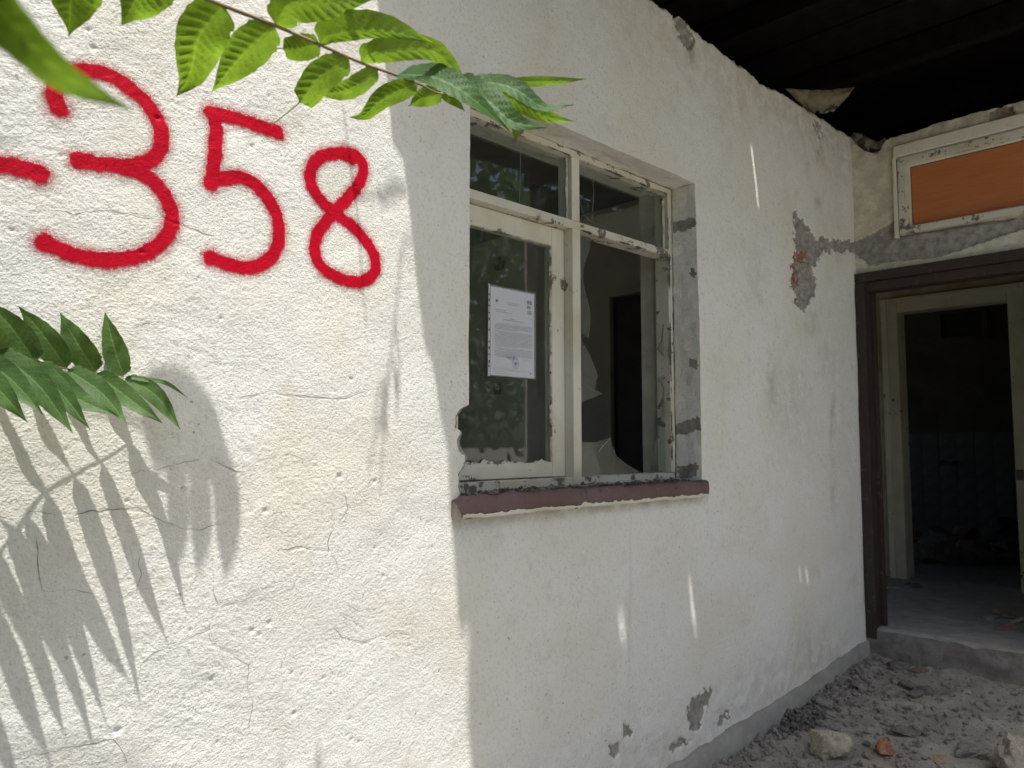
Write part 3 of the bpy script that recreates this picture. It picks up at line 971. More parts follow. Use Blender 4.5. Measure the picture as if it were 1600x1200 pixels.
# --- window
WY = 0.116
win = boxes('window', [(1.47, 2.752, WY, 0.185, 2.307, 2.3335), (2.7215, 2.752, WY + 0.001, 0.184, 1.128, 2.3065), (1.47, 1.52, WY + 0.001, 0.184, 1.128, 2.3065), (1.47, 2.752, WY + 0.004, 0.184, 1.090, 1.1275)], M['frame_peel'], house, 0.003, 0.0008)
win['label'] = 'broken four light window with flaking cream frame'
boxes('transom_bar', [(1.5205, 2.721, WY - 0.001, 0.183, 2.036, 2.067)], M['frame_peel'], win, 0.003)
boxes('mullion', [(2.0985, 2.1425, WY - 0.004, 0.182, 1.100, 2.0355), (2.0985, 2.1425, WY - 0.002, 0.182, 2.0675, 2.3065)], M['frame'], win, 0.003)
sash = boxes('sash', [(2.0300, 2.0965, 0.152, 0.190, 1.130, 2.034), (1.525, 1.588, 0.152, 0.190, 1.130, 2.034), (1.5885, 2.0295, 0.1525, 0.1895, 1.965, 2.033), (1.5885, 2.0295, 0.1525, 0.1895, 1.131, 1.180)], M['frame'], win, 0.003)


# crumbling putty round the panes
def putty(x0, z0, x1, z1, y, seed, wd=0.010):
    n = max(6, int(math.hypot(x1 - x0, z1 - z0) / 0.006))
    t = np.linspace(0, 1, n)
    ax_ = np.array([x1 - x0, z1 - z0]); ax_ = ax_ / np.linalg.norm(ax_); nrm = np.array([-ax_[1], ax_[0]])
    wv = wd * np.clip(0.7 + 1.6 * fbm(t * np.hypot(x1 - x0, z1 - z0), t * 0 + seed, 0.016, seed, 3), 0.05, 2)
    pts = []
    for k in range(n):
        bx0 = x0 + (x1 - x0) * t[k]; bz0 = z0 + (z1 - z0) * t[k]
        pts += [(bx0, y - 0.008, bz0), (bx0 + nrm[0] * wv[k] * 0.5, y - 0.0075, bz0 + nrm[1] * wv[k] * 0.5), (bx0 + nrm[0] * wv[k], y - 0.0008, bz0 + nrm[1] * wv[k])]
    return mesh_np('putty', np.array(pts), grid_quads(n, 3), M['frame_peel'], win)


putty(1.59, 1.180, 2.029, 1.180, 0.1615, 3, 0.010)
putty(2.0298, 1.18, 2.0298, 1.965, 0.1615, 5, 0.006)
putty(2.0298, 1.9648, 1.59, 1.9648, 0.1615, 7, 0.003)
putty(2.098, 2.068, 2.098, 2.306, 0.1405, 11, 0.005)
putty(2.721, 2.068, 2.721, 2.306, 0.1405, 13, 0.005)


def gap(x0, z0, x1, z1, y, seed, wd):
    n = max(6, int(math.hypot(x1 - x0, z1 - z0) / 0.005))
    t = np.linspace(0, 1, n); ln = np.hypot(x1 - x0, z1 - z0)
    ax_ = np.array([x1 - x0, z1 - z0]) / ln; nrm = np.array([-ax_[1], ax_[0]])
    wv = wd * np.clip(0.35 + 2.4 * fbm(t * ln, t * 0 + seed, 0.05, seed, 3), 0.04, 1.6)
    pts = []
    for k in range(n):
        bx0 = x0 + (x1 - x0) * t[k]; bz0 = z0 + (z1 - z0) * t[k]
        pts += [(bx0 - nrm[0] * wv[k] * 0.4, y, bz0 - nrm[1] * wv[k] * 0.4), (bx0 + nrm[0] * wv[k], y, bz0 + nrm[1] * wv[k])]
    return mesh_np('gap', np.array(pts), grid_quads(n, 2), M['crack_dark'], win)


gap(2.727, 1.14, 2.727, 2.034, WY - 0.0012, 31, 0.007)
gap(2.717, 2.3085, 2.15, 2.3085, WY - 0.0012, 33, 0.006)
gap(2.09, 2.3085, 1.60, 2.3085, WY - 0.0012, 35, 0.004)
gap(2.72, 2.0385, 2.15, 2.0385, WY - 0.0032, 37, 0.006)
gap(2.7225, 2.07, 2.7225, 2.30, WY - 0.0012, 39, 0.004)
gap(2.7535, 1.12, 2.7535, 2.33, WY - 0.0005, 41, 0.005)


def pane(x0, x1, z0, z1, y, name='pane'):
    return boxes(name, [(x0, x1, y, y + 0.0025, z0, z1)], M['glass'], win)


pane(1.578, 2.038, 1.172, 1.974, 0.166)
pane(1.518, 2.1005, 2.064, 2.310, 0.145)
pane(2.1405, 2.7235, 2.064, 2.310, 0.145)
GY = 0.145
SH = [[(903, 362), (922, 367), (921.5, 388), (914, 408), (909, 432), (914, 458), (921, 482), (922, 500), (919, 528), (911, 520), (903, 505)],
      [(903, 522), (912, 538), (922, 556), (934, 588), (931, 597), (918, 590), (903, 574)],
      [(903, 580), (920, 588), (932, 600), (929, 612), (912, 604), (903, 600)],
      [(903, 602), (914, 602), (941, 615), (922, 623), (903, 632)],
      [(903, 684), (912, 691), (930, 691), (954, 683), (957, 698), (963, 713), (978, 725), (1001, 738), (903, 747)],
      [(1037, 506), (1047, 500), (1048, 568), (1040, 558), (1027, 546), (1034, 530)],
      [(1028, 591), (1047, 586), (1048, 737), (1018, 735), (1021, 702), (1034, 652), (1037, 606)]]
for s_ in SH:
    pts = [onp(x, y, 1, GY) for x, y in s_]
    for p in pts:
        p[0] = min(max(p[0], 2.140), 2.724); p[2] = max(p[2], 1.12)
    o = prism('glass_shard', pts, (0, 0.003, 0), M['shard'], win)
# edges of the broken glass, glint and shade put into their colours
for line, mt, rr in [([(922, 367), (921.5, 388), (914, 408), (909, 432), (914, 458), (921, 482), (922, 500), (919, 528)], 'crack', .0007),
                     ([(912, 538), (922, 556), (934, 588), (931, 597)], 'crack', .0006), ([(914, 602), (941, 615), (922, 623)], 'crack', .0005),
                     ([(957, 698), (963, 713), (978, 725), (1001, 738)], 'crack', .0007),
                     ([(936, 704), (944, 695), (953, 685)], 'crack', .0016),
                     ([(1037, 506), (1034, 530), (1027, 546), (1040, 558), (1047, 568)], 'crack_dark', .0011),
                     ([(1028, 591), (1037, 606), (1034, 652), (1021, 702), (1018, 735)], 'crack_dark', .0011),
                     ([(814, 208), (813, 260), (811.5, 322)], 'crack', .0006),
                     ([(926, 276), (928, 300), (926, 330), (926, 352)], 'crack', .0006), ([(905.5, 312), (911, 335), (922, 346), (950, 356)], 'crack', .0006)]:
    tube('glass_edge', [onp(x, y, 1, GY - 0.0012) for x, y in line], rr, rr * 0.7, M[mt], win, 5)

# sill: long painted concrete bar with a chipped end
n = 170
sx = np.linspace(1.437, 2.752, n)
ring = [(0.00, 1.040), (-0.036, 1.040), (-0.041, 1.046), (-0.042, 1.072), (-0.039, 1.092), (-0.031, 1.099), (0.04, 1.094), (0.118, 1.098), (0.118, 1.04)]
pts = np.zeros((n, len(ring), 3))
for k, (yy, zz) in enumerate(ring):
    pts[:, k, 0] = sx
    pts[:, k, 1] = yy + (0.006 * fbm(sx, sx * 0 + k * 0.02, 0.05, 221, 3) if yy < -0.02 else 0)
    pts[:, k, 2] = zz + 0.006 * fbm(sx, sx * 0 + k * 0.02, 0.06, 223, 3) + (0.006 * fbm(sx, sx * 0 + k, 0.02, 227, 2) if zz > 1.08 else 0)
# chipped left corner
chip = np.exp(-((sx - 1.437) / 0.03) ** 2)
pts[:, 3:6, 1] += (chip * 0.022)[:, None]
pts[:, 4:6, 2] -= (chip * 0.018)[:, None]
vv = pts.reshape(-1, 3)
q = grid_quads(n, len(ring))
sill = mesh_np('sill', vv, q, M['sill'], win, True)
sill['label'] = 'chipped maroon painted concrete sill'
mesh_py('sill_end', [tuple(p) for p in pts[0]], [tuple(range(len(ring)))], M['mortar'], win)
mesh_py('sill_end', [tuple(p) for p in pts[-1]], [tuple(range(len(ring)))], M['sill'], win)
# ragged cream paint along the lower edge
xs = np.linspace(1.44, 2.751, 240)
hgt = 0.0035 + 0.010 * np.maximum(0, fbm(xs, xs * 0, 0.018, 231, 3))
yf = np.interp(xs, sx, pts[:, 2, 1]); zf_ = np.interp(xs, sx, pts[:, 2, 2])
L3 = np.stack([np.stack([xs, yf + 0.002, zf_ - 0.0095], 1), np.stack([xs, yf - 0.0022, zf_ - 0.004], 1), np.stack([xs, yf - 0.0022, zf_ - 0.003 + hgt], 1)], 1)
mesh_np('paint_edge', L3.reshape(-1, 3), grid_quads(len(xs), 3), M['frame'], win)

# --- rooms behind
boxes('room_wall', [(4.25, 4.40, 0.29, 0.85, ZF - 0.1, 2.92), (4.25, 4.40, 1.615, 4.0, ZF - 0.1, 2.92), (4.25, 4.40, 0.85, 1.615, 2.27, 2.92)], M['room'], house)
boxes('room_wall', [(-0.6, 0.9, 3.9, 4.0, ZF - 0.1, 2.92), (2.3, 4.25, 3.9, 4.0, ZF - 0.1, 2.92), (0.9, 2.3, 3.9, 4.0, ZF - 0.1, 1.0), (0.9, 2.3, 3.9, 4.0, 2.4, 2.92)], M['room'], house)  # back opening added out of view to let daylight into the room
boxes('room_wall', [(-0.7, -0.6, 0.0, 4.0, -0.1, 3.38)], M['room'], house)
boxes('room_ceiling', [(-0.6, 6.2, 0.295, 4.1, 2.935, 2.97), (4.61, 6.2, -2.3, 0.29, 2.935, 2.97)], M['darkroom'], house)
boxes('room_floor', [(-0.6, 4.24, 0.29, 4.0, ZF - 0.15, ZF)], M['interior_floor'], house)
boxes('door_casing', [(4.232, 4.249, 1.615, 1.69, ZF, 2.345), (4.232, 4.249, 0.78, 0.85, ZF, 2.345), (4.2325, 4.2485, 0.8505, 1.6145, 2.27, 2.345)], M['room'], house, 0.003)
boxes('inner_door', [(4.27, 4.31, 1.30, 1.612, ZF + 0.01, 2.265)], M['door'], house, 0.004)
boxes('socket', [(4.238, 4.2495, 2.735, 2.815, 1.64, 1.73)], M['door'], house, 0.006)
bm = bmesh.new(); bmesh.ops.create_cone(bm, cap_ends=True, segments=20, radius1=0.06, radius2=0.055, depth=0.02, matrix=Matrix.Translation((4.24, 2.743, 2.70)) @ Matrix.Rotation(math.pi / 2, 4, 'Y'))
me = bpy.data.meshes.new('flue_cap'); bm.to_mesh(me); bm.free(); me.materials.append(M['door']); o = bpy.data.objects.new('flue_cap', me); link(o); place(o, house)

XI = 6.118
boxes('hall_wall', [(XI, XI + 0.14, 0.42, 4.0, ZF - 0.1, 2.93), (XI, XI + 0.14, -2.3, -0.43, ZF - 0.1, 2.93), (XI, XI + 0.14, -0.43, 0.42, 2.30, 2.93)], M['hall'], house)
boxes('hall_wall', [(4.6, XI, -2.4, -2.3, ZF - 0.1, 2.93)], M['hall'], house)
boxes('hall_wall', [(4.4, 4.55, 4.0, 4.1, ZF - 0.1, 2.93), (5.95, 7.2, 4.0, 4.1, ZF - 0.1, 2.93), (8.4, 9.0, 4.0, 4.1, ZF - 0.1, 2.93), (7.2, 8.4, 4.0, 4.1, ZF - 0.1, 1.3), (7.2, 8.4, 4.0, 4.1, 2.4, 2.93), (4.55, 5.95, 4.0, 4.1, 2.55, 2.93)], M['hall'], house)  # unseen openings added to brighten the hall and the tiled room
dc = boxes('door_casing', [(XI - 0.030, XI - 0.001, 0.345, 0.455, ZF, 2.335), (XI - 0.030, XI - 0.001, -0.49, -0.372, ZF, 2.335), (XI - 0.029, XI - 0.002, -0.3715, 0.3445, 2.228, 2.335)], M['casing'], house, 0.005)
dc['label'] = 'cream painted door casing inside the entrance'
boxes('casing_bead', [(XI - 0.044, XI - 0.0305, 0.415, 0.458, ZF, 2.338), (XI - 0.044, XI - 0.0305, -0.494, -0.45, ZF, 2.338), (XI - 0.0435, XI - 0.0305, -0.449, 0.4145, 2.298, 2.338)], M['casing'], dc, 0.005)
boxes('jamb', [(XI, XI + 0.145, 0.349, 0.42, ZF, 2.30), (XI, XI + 0.145, -0.43, -0.376, ZF, 2.30), (XI, XI + 0.145, -0.3755, 0.3485, 2.232, 2.30)], M['casing'], dc, 0.003)
boxes('hinge', [(XI - 0.036, XI - 0.0305, -0.42, -0.376, 1.0, 1.07)], M['metal'], dc, 0.002)

XT = 8.993
tw = boxes('tiled_wall', [(XT, XT + 0.1, -2.0, 4.0, ZF - 0.1, 1.362)], M['grout'], house)
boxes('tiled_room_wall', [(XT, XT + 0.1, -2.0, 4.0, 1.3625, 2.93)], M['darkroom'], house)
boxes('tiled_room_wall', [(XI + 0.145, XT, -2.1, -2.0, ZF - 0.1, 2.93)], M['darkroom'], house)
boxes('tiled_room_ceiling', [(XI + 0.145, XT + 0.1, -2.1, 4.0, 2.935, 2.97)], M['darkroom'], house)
tile0 = None
for r in range(8):
    for c in range(11):
        y1 = 1.62 - c * 0.168; z1 = 1.360 - r * 0.1565
        if z1 - 0.153 < ZF: continue
        if tile0 is None:
            bm = bmesh.new(); bmesh.ops.create_cube(bm, size=1.0)
            for v in bm.verts: v.co = Vector((v.co.x * 0.010, v.co.y * 0.164, v.co.z * 0.153))
            bmesh.ops.bevel(bm, geom=bm.edges[:], offset=0.002, segments=1, affect='EDGES')
            tile0 = bpy.data.meshes.new('tile'); bm.to_mesh(tile0); bm.free(); tile0.materials.append(M['tile'])
        o = bpy.data.objects.new('tile', tile0)
        o.location = (XT - 0.004 + random.uniform(-.0006, .0006), y1 - 0.082, z1 - 0.077)
        o.rotation_euler = (0, random.uniform(-.006, .006), random.uniform(-.006, .006))
        link(o); place(o, tw)
for y in (0.80, 0.92):
    tube('tap_stub', [(XT - 0.005, y, 1.05), (XT - 0.06, y, 1.05), (XT - 0.075, y, 1.03)], 0.018, 0.018, M['metal'], house, 8)
vt = boxes('vent', [(XT - 0.03, XT - 0.001, 0.44, 0.92, 2.62, 2.67), (XT - 0.03, XT - 0.001, 0.44, 0.92, 2.31, 2.36), (XT - 0.03, XT - 0.001, 0.44, 0.49, 2.36, 2.62), (XT - 0.03, XT - 0.001, 0.87, 0.92, 2.36, 2.62)], M['darkroom'], house, 0.004)
boxes('vent_grille', [(XT - 0.012, XT - 0.0015, 0.49, 0.87, 2.36, 2.62)], M['door'], vt)

# --- roof: lapped sooty boards on rafters, with gaps that let thin blades of sun through
ZR = 3.40
HOLES = []


def sunhole(xa, ya, xb, yb, wpx, grow=0.0):
    """a gap in the boards whose light falls on the wall between two measured points"""
    S0, S1 = wall(xa, ya), wall(xb, yb)
    h0, h1 = ZR - S0[2], ZR - S1[2]
    A0, A1 = S0 - LDIR * h0, S1 - LDIR * h1
    wid = wpx * proj(S0[None, :])[2][0] / FPX
    xm = (A0[0] + A1[0]) / 2
    y0, y1 = sorted((A0[1], A1[1]))
    HOLES.append((xm - wid / 2, xm + wid / 2, y0 - grow, y1 + grow))


sunhole(1175, 228, 1183.5, 333, 9)
sunhole(1187, 366, 1187, 377, 6)
sunhole(1147, 376, 1147, 384, 4)
sunhole(972, 960, 973, 1003, 17)
sunhole(1080, 915, 1083, 1004, 9)
sunhole(1250, 893, 1250, 909, 8)
sunhole(1261, 895, 1261, 914, 9)
sunhole(1068, 805, 1068, 812, 3)
# a gap for the sunlit fleck on the boulder by the bottom of the step
_p = dep(1594, 1150, 3.05)
_h = (ZR - _p[2])
_q = _p - LDIR * _h
HOLES.append((_q[0] - 0.02, _q[0] + 0.02, _q[1] - 0.03, _q[1] + 0.03))

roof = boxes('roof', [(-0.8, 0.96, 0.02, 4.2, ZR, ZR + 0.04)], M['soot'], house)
roof['label'] = 'dark sooty timber roof over the porch'


def board_rects(x0, x1, y0, y1):
    hs = [h for h in HOLES if h[0] < x1 and h[1] > x0]
    rects = [(x0, x1, y0, y1)]
    for h in hs:
        nr = []
        for (a, b, c, d) in rects:
            if h[0] >= b or h[1] <= a or h[2] >= d or h[3] <= c:
                nr.append((a, b, c, d)); continue
            if h[2] > c: nr.append((a, b, c, h[2]))
            if h[3] < d: nr.append((a, b, h[3], d))
            if h[0] > a: nr.append((a, h[0], max(c, h[2]), min(d, h[3])))
            if h[1] < b: nr.append((h[1], b, max(c, h[2]), min(d, h[3])))
        rects = nr
    return rects


xb = 1.10
k = 0
while xb < 9.2:
    dz = 0.012 * (k % 2)
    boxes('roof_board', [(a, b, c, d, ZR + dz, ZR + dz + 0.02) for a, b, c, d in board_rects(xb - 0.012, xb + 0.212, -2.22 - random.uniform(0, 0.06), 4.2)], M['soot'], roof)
    xb += 0.2; k += 1
# verge board with a ragged outer edge
vg = [(590, 0), (598, 60), (606, 120), (611, 180), (614, 214), (631, 240), (638, 300), (653, 450), (665, 538), (677, 562), (689, 650), (701, 690), (702, 760), (709, 850), (716, 950), (721, 992), (735, 968), (733, 1010), (731, 1050), (731, 1120), (737, 1200)]
vx = []
for x, y in vg:
    S = wall(x, y); A = S - LDIR * (ZR - S[2]); vx.append((A[0], A[1]))
vx = [(1.0, 0.02), (1.002, -0.20)] + vx + [(0.985, -0.92), (1.0, -1.3), (0.98, -1.8), (1.0, -2.24)]
poly = [(a, b, ZR - 0.002) for a, b in vx] + [(1.115, -2.24, ZR - 0.002), (1.115, 0.02, ZR - 0.002)]
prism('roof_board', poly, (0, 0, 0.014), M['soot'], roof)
boxes('roof_board', [(0.955, 1.095, 0.02, 4.2, ZR + 0.005, ZR + 0.025)], M['soot'], roof)
for x in (1.28, 1.98, 2.52, 3.38, 4.25, 5.1, 6.0, 7.0, 8.0):
    boxes('rafter', [(x, x + 0.07, -2.18, 4.1, ZR - 0.13, ZR - 0.003)], M['soot'], roof)
boxes('wall_plate', [(1.15, 9.0, 0.30, 0.40, 2.98, 3.10)], M['soot'], roof)
boxes('attic_wall', [(4.6, 9.1, 3.95, 4.1, 2.97, ZR), (9.0, 9.1, -2.3, 4.1, 2.97, ZR), (4.75, 9.1, -2.4, -2.3, 2.97, ZR)], M['soot'], house)
for x, y in ((1.2, -2.16), (4.3, -2.16)):
    boxes('porch_post', [(x, x + 0.12, y, y + 0.12, -0.12, ZR - 0.131)], M['brown'], roof, 0.006)

# ------------------------------------------------------------------ torn sheet hanging over the wall top
A_, B_, C_, D_ = wall(1226, 138, -0.02), wall(1336, 143, 0.20), wall(1302, 182, 0.12), wall(1262, 170, 0.0)
nu2, nv2 = 26, 12
pts = []
for i in range(nu2):
    for j in range(nv2):
        u, v = i / (nu2 - 1), j / (nv2 - 1)
        p = (A_ * (1 - u) + B_ * u) * (1 - v) + (D_ * (1 - u) + C_ * u) * v
        p = p + np.array([0, 0, -0.02 * math.sin(math.pi * v) * math.sin(math.pi * u) + 0.006 * float(fbm(np.array([u * 3.]), np.array([v * 1.5]), 0.5, 241, 3)[0])])
        jag = 0.05 * float(fbm(np.array([v * 5.0]), np.array([0.3]), 1, 4, 3)[0]) * u ** 3
        jag2 = 0.03 * float(fbm(np.array([u * 7.0]), np.array([2.3]), 1, 6, 3)[0]) * v
        p = p + np.array([jag, jag + 0.003 * math.sin(u * 40), jag2 + 0.02 * u ** 4])
        pts.append(p)
o = mesh_np('torn_sheet', np.array(pts), grid_quads(nu2, nv2), M['dustsheet'])
md = o.modifiers.new('thickness', 'SOLIDIFY'); md.thickness = 0.006
tag(o, 'torn curling tan sheet hanging over the broken wall top under the roof', 'torn sheet')

# ------------------------------------------------------------------ notice in the window
NX0, NX1, NZ0, NZ1, NY = 1.7265, 1.9425, 1.4735, 1.7775, 0.1585
notice = empty('notice', ((NX0 + NX1) / 2, NY, NZ0), 'white printed official notice in a clear sleeve on the window glass', 'notice')
n1, n2 = 20, 24
pts = []
for i in range(n1):
    for j in range(n2):
        u, v = i / (n1 - 1), j / (n2 - 1)
        pts.append((NX0 + 0.004 + (NX1 - NX0 - 0.006) * u, NY - 0.0008 - 0.0012 * float(fbm(np.array([u]), np.array([v * 1.3]), 0.4, 251, 2)[0]) - 0.0006, NZ0 + 0.002 + (NZ1 - NZ0 - 0.006) * v))
mesh_np('sheet', np.array(pts), grid_quads(n1, n2), M['paper'], notice)
st_ = prism('binding_strip', [(NX0 - 0.006, NY, NZ0 - 0.003), (NX0 + 0.0045, NY, NZ0 - 0.001), (NX0 + 0.0045, NY, NZ1), (NX0 - 0.004, NY, NZ1 + 0.006)], (0, 0.001, 0), M['strip'], notice)
for f in (0.10, 0.15, 0.23, 0.30, 0.37, 0.50, 0.62, 0.69, 0.77, 0.83, 0.89):
    zc = NZ0 + (NZ1 - NZ0) * f; hh = 0.0045 if f in (0.15, 0.30, 0.62, 0.83) else 0.0026
    boxes('punch_hole', [(NX0 - 0.0032, NX0 + 0.0022, NY - 0.0006, NY - 0.0002, zc - hh, zc + hh)], M['black'], st_)
boxes('sleeve', [(NX0 - 0.001, NX1 + 0.0035, NY - 0.0042, NY - 0.0038, NZ0 - 0.002, NZ1 + 0.001)], M['plastic'], notice)
PW, PH = NX1 - NX0, NZ1 - NZ0
rr = random.Random(3)


def text_lines(name, rows, mat, hgt=0.0017):
    V = []; Fc = []
    for (v, u0, u1) in rows:
        u = u0
        while u < u1 - 0.004:
            wl = min(rr.uniform(0.012, 0.06), u1 - u)
            x0, x1 = NX0 + PW * u, NX0 + PW * (u + wl)
            zc = NZ1 - PH * v
            k = len(V)
            y = NY - 0.0034
            V += [(x0, y, zc - hgt / 2), (x1, y, zc - hgt / 2), (x1, y, zc + hgt / 2), (x0, y, zc + hgt / 2)]
            Fc.append((k, k + 1, k + 2, k + 3))
            u += wl + 0.010
    return mesh_py(name, V, Fc, mat, notice)


rows = [(0.165, 0.36, 0.66), (0.185, 0.39, 0.62), (0.262, 0.10, 0.36), (0.283, 0.13, 0.46), (0.345, 0.44, 0.54), (0.365, 0.28, 0.74)]
text_lines('printed_text', rows, M['ink'], 0.0014)
rows = []
v = 0.415
for k in range(24):
    if k in (5, 17): v += 0.012
    rows.append((v, 0.10 if k not in (0, 6, 18) else 0.16, 0.945 if k not in (4, 16, 23) else 0.6))
    v += 0.0148
text_lines('printed_text', rows, M['inkl'], 0.0019)
text_lines('printed_text', [(0.915, 0.08, 0.6), (0.93, 0.08, 0.9), (0.955, 0.10, 0.34), (0.975, 0.10, 0.30), (0.975, 0.36, 0.5), (0.795, 0.68, 0.86), (0.815, 0.74, 0.80), (0.31, 0.87, 0.95)], M['inkl'], 0.0013)
text_lines('printed_mark', [(0.105 + 0.009 * k, 0.82, 0.935) for k in range(5)] + [(0.165 + 0.009 * k, 0.82, 0.905) for k in range(4)], M['ink'], 0.0022)
fc = bpy.data.curves.new('hundred', 'FONT'); fc.body = '100'; fc.size = 0.020; fc.extrude = 0.0001
to = bpy.data.objects.new('tmp', fc); COL.objects.link(to)
dg = bpy.context.evaluated_depsgraph_get()
me = bpy.data.meshes.new_from_object(to.evaluated_get(dg)); bpy.data.objects.remove(to)
me.materials.append(M['black'])
o = bpy.data.objects.new('printed_number', me)
o.location = (NX0 + PW * 0.815, NY - 0.0035, NZ1 - PH * 0.262); o.rotation_euler = (math.pi / 2, 0, 0); o.scale = (0.78, 1, 1)
link(o); place(o, notice)


def ring(name, uc, vc, r0, r1, mat, seg=28, frac=1.0):
    V = []; Fc = []
    for k in range(seg + 1):
        a = 2 * math.pi * k / seg * frac
        for r in (r0, r1):
            V.append((NX0 + PW * uc + r * math.cos(a), NY - 0.0034, NZ1 - PH * vc + r * math.sin(a)))
    for k in range(seg):
        Fc.append((2 * k, 2 * k + 1, 2 * k + 3, 2 * k + 2))
    return mesh_py(name, V, Fc, mat, notice)


ring('printed_emblem', 0.145, 0.165, 0.0062, 0.0075, M['inkl'])
ring('printed_emblem', 0.145, 0.165, 0.0, 0.0046, M['black'], 7)
ring('stamp', 0.56, 0.845, 0.0150, 0.0162, M['blue'])
ring('stamp', 0.56, 0.845, 0.0085, 0.0093, M['blue'])
ring('stamp', 0.56, 0.845, 0.001, 0.0045, M['blue'], 5, 0.8)
tube('signature', [(NX0 + PW * u, NY - 0.0037, NZ1 - PH * v) for u, v in [(0.36, 0.80), (0.40, 0.775), (0.43, 0.80), (0.46, 0.77), (0.50, 0.79), (0.53, 0.765), (0.50, 0.82), (0.56, 0.85), (0.60, 0.83), (0.54, 0.87)]], 0.0007, 0.0005, M['blue'], notice, 4)
text_lines('stamp', [(0.765, 0.34, 0.56), (0.785, 0.40, 0.58), (0.80, 0.40, 0.52)], M['blue'], 0.0015)
ring('printed_emblem', 0.90, 0.945, 0.001, 0.004, M['ink'], 6)

# ------------------------------------------------------------------ plants
def leaf_geo(P, width, ref, roll=0.0, fold=0.18, wl=1.0, wr=1.0, chew=None, ripple=1.0, nu_=46, nh=6, tipcurl=0.0, seed=0):
    """one toothed, veined leaflet along a 3-D midline P (base .. tip); ref = direction it faces"""
    P = np.array(P, float)
    if len(P) == 2: P = np.array([P[0], (P[0] + P[1]) / 2, P[1]])
    u = np.linspace(0, 1, nu_)
    C = np.array(smooth_poly(list(P), 24))
    s = np.r_[0, np.cumsum(np.linalg.norm(np.diff(C, axis=0), axis=1))]; s /= s[-1]
    C = np.stack([np.interp(u, s, C[:, k]) for k in range(3)], 1)
    L = np.linalg.norm(P[-1] - P[0])
    T = np.gradient(C, axis=0); T /= np.linalg.norm(T, axis=1)[:, None]
    S = np.cross(T, ref); S /= np.linalg.norm(S, axis=1)[:, None]
    N = np.cross(S, T)
    S2 = S * math.cos(roll) + N * math.sin(roll)
    N2 = np.cross(S2, T)
    pr = np.power(np.sin(math.pi * np.power(u, 0.60)).clip(0, 1), 0.85) * (1 - 0.35 * sstep(0.72, 1.0, u))
    pr = np.maximum(pr, 0.75 * np.clip(u / 0.05, 0, 1) * (u < 0.16))
    pr /= pr.max()
    tooth = 1 + 0.16 * np.exp(-((u - 0.085) / 0.014) ** 2) + 0.09 * np.exp(-((u - 0.15) / 0.012) ** 2)
    wavy = 1 + 0.018 * np.sin(u * 37 + seed) + 0.012 * np.sin(u * 61 + 2 * seed)
    hw = width / 2 * pr * tooth * wavy
    if chew is not None:
        cut = sstep(chew + 0.02, chew - 0.01, u + 0.03 * np.sin(u * 50))
        hw = hw * cut + 0.0008
    hw = np.maximum(hw, 0.0004)
    vs = np.linspace(-1, 1, 2 * nh + 1)
    V = np.zeros((nu_, len(vs), 3)); lu = np.zeros((nu_, len(vs))); lv = np.zeros((nu_, len(vs)))
    for k, v in enumerate(vs):
        f = wr if v > 0 else wl
        a = abs(v)
        rip = ripple * 0.028 * width / 0.04 * 0.05 * np.cos(2 * math.pi * (u * 12 - a * 1.7)) * np.sin(math.pi * min(a, 0.9)) * np.sin(math.pi * u) * 4
        und = 0.045 * width * np.sin(u * 9 + seed * 1.3 + (1.5 if v > 0 else 0)) * a * a
        V[:, k] = C + S2 * (hw * v * f)[:, None] + N2 * (fold * hw * f * a + rip * 0.35 + und)[:, None]
        lu[:, k] = u; lv[:, k] = v
    return V.reshape(-1, 3), grid_quads(nu_, len(vs)), lu.ravel(), lv.ravel()


def leaflet(parent, P, width, ref, mat, **kw):
    V, q, lu, lv = leaf_geo(P, width, ref, **kw)
    return mesh_np('leaflet', V, q, mat, parent, True, {'lu': lu, 'lv': lv})


TOCAM = -_F

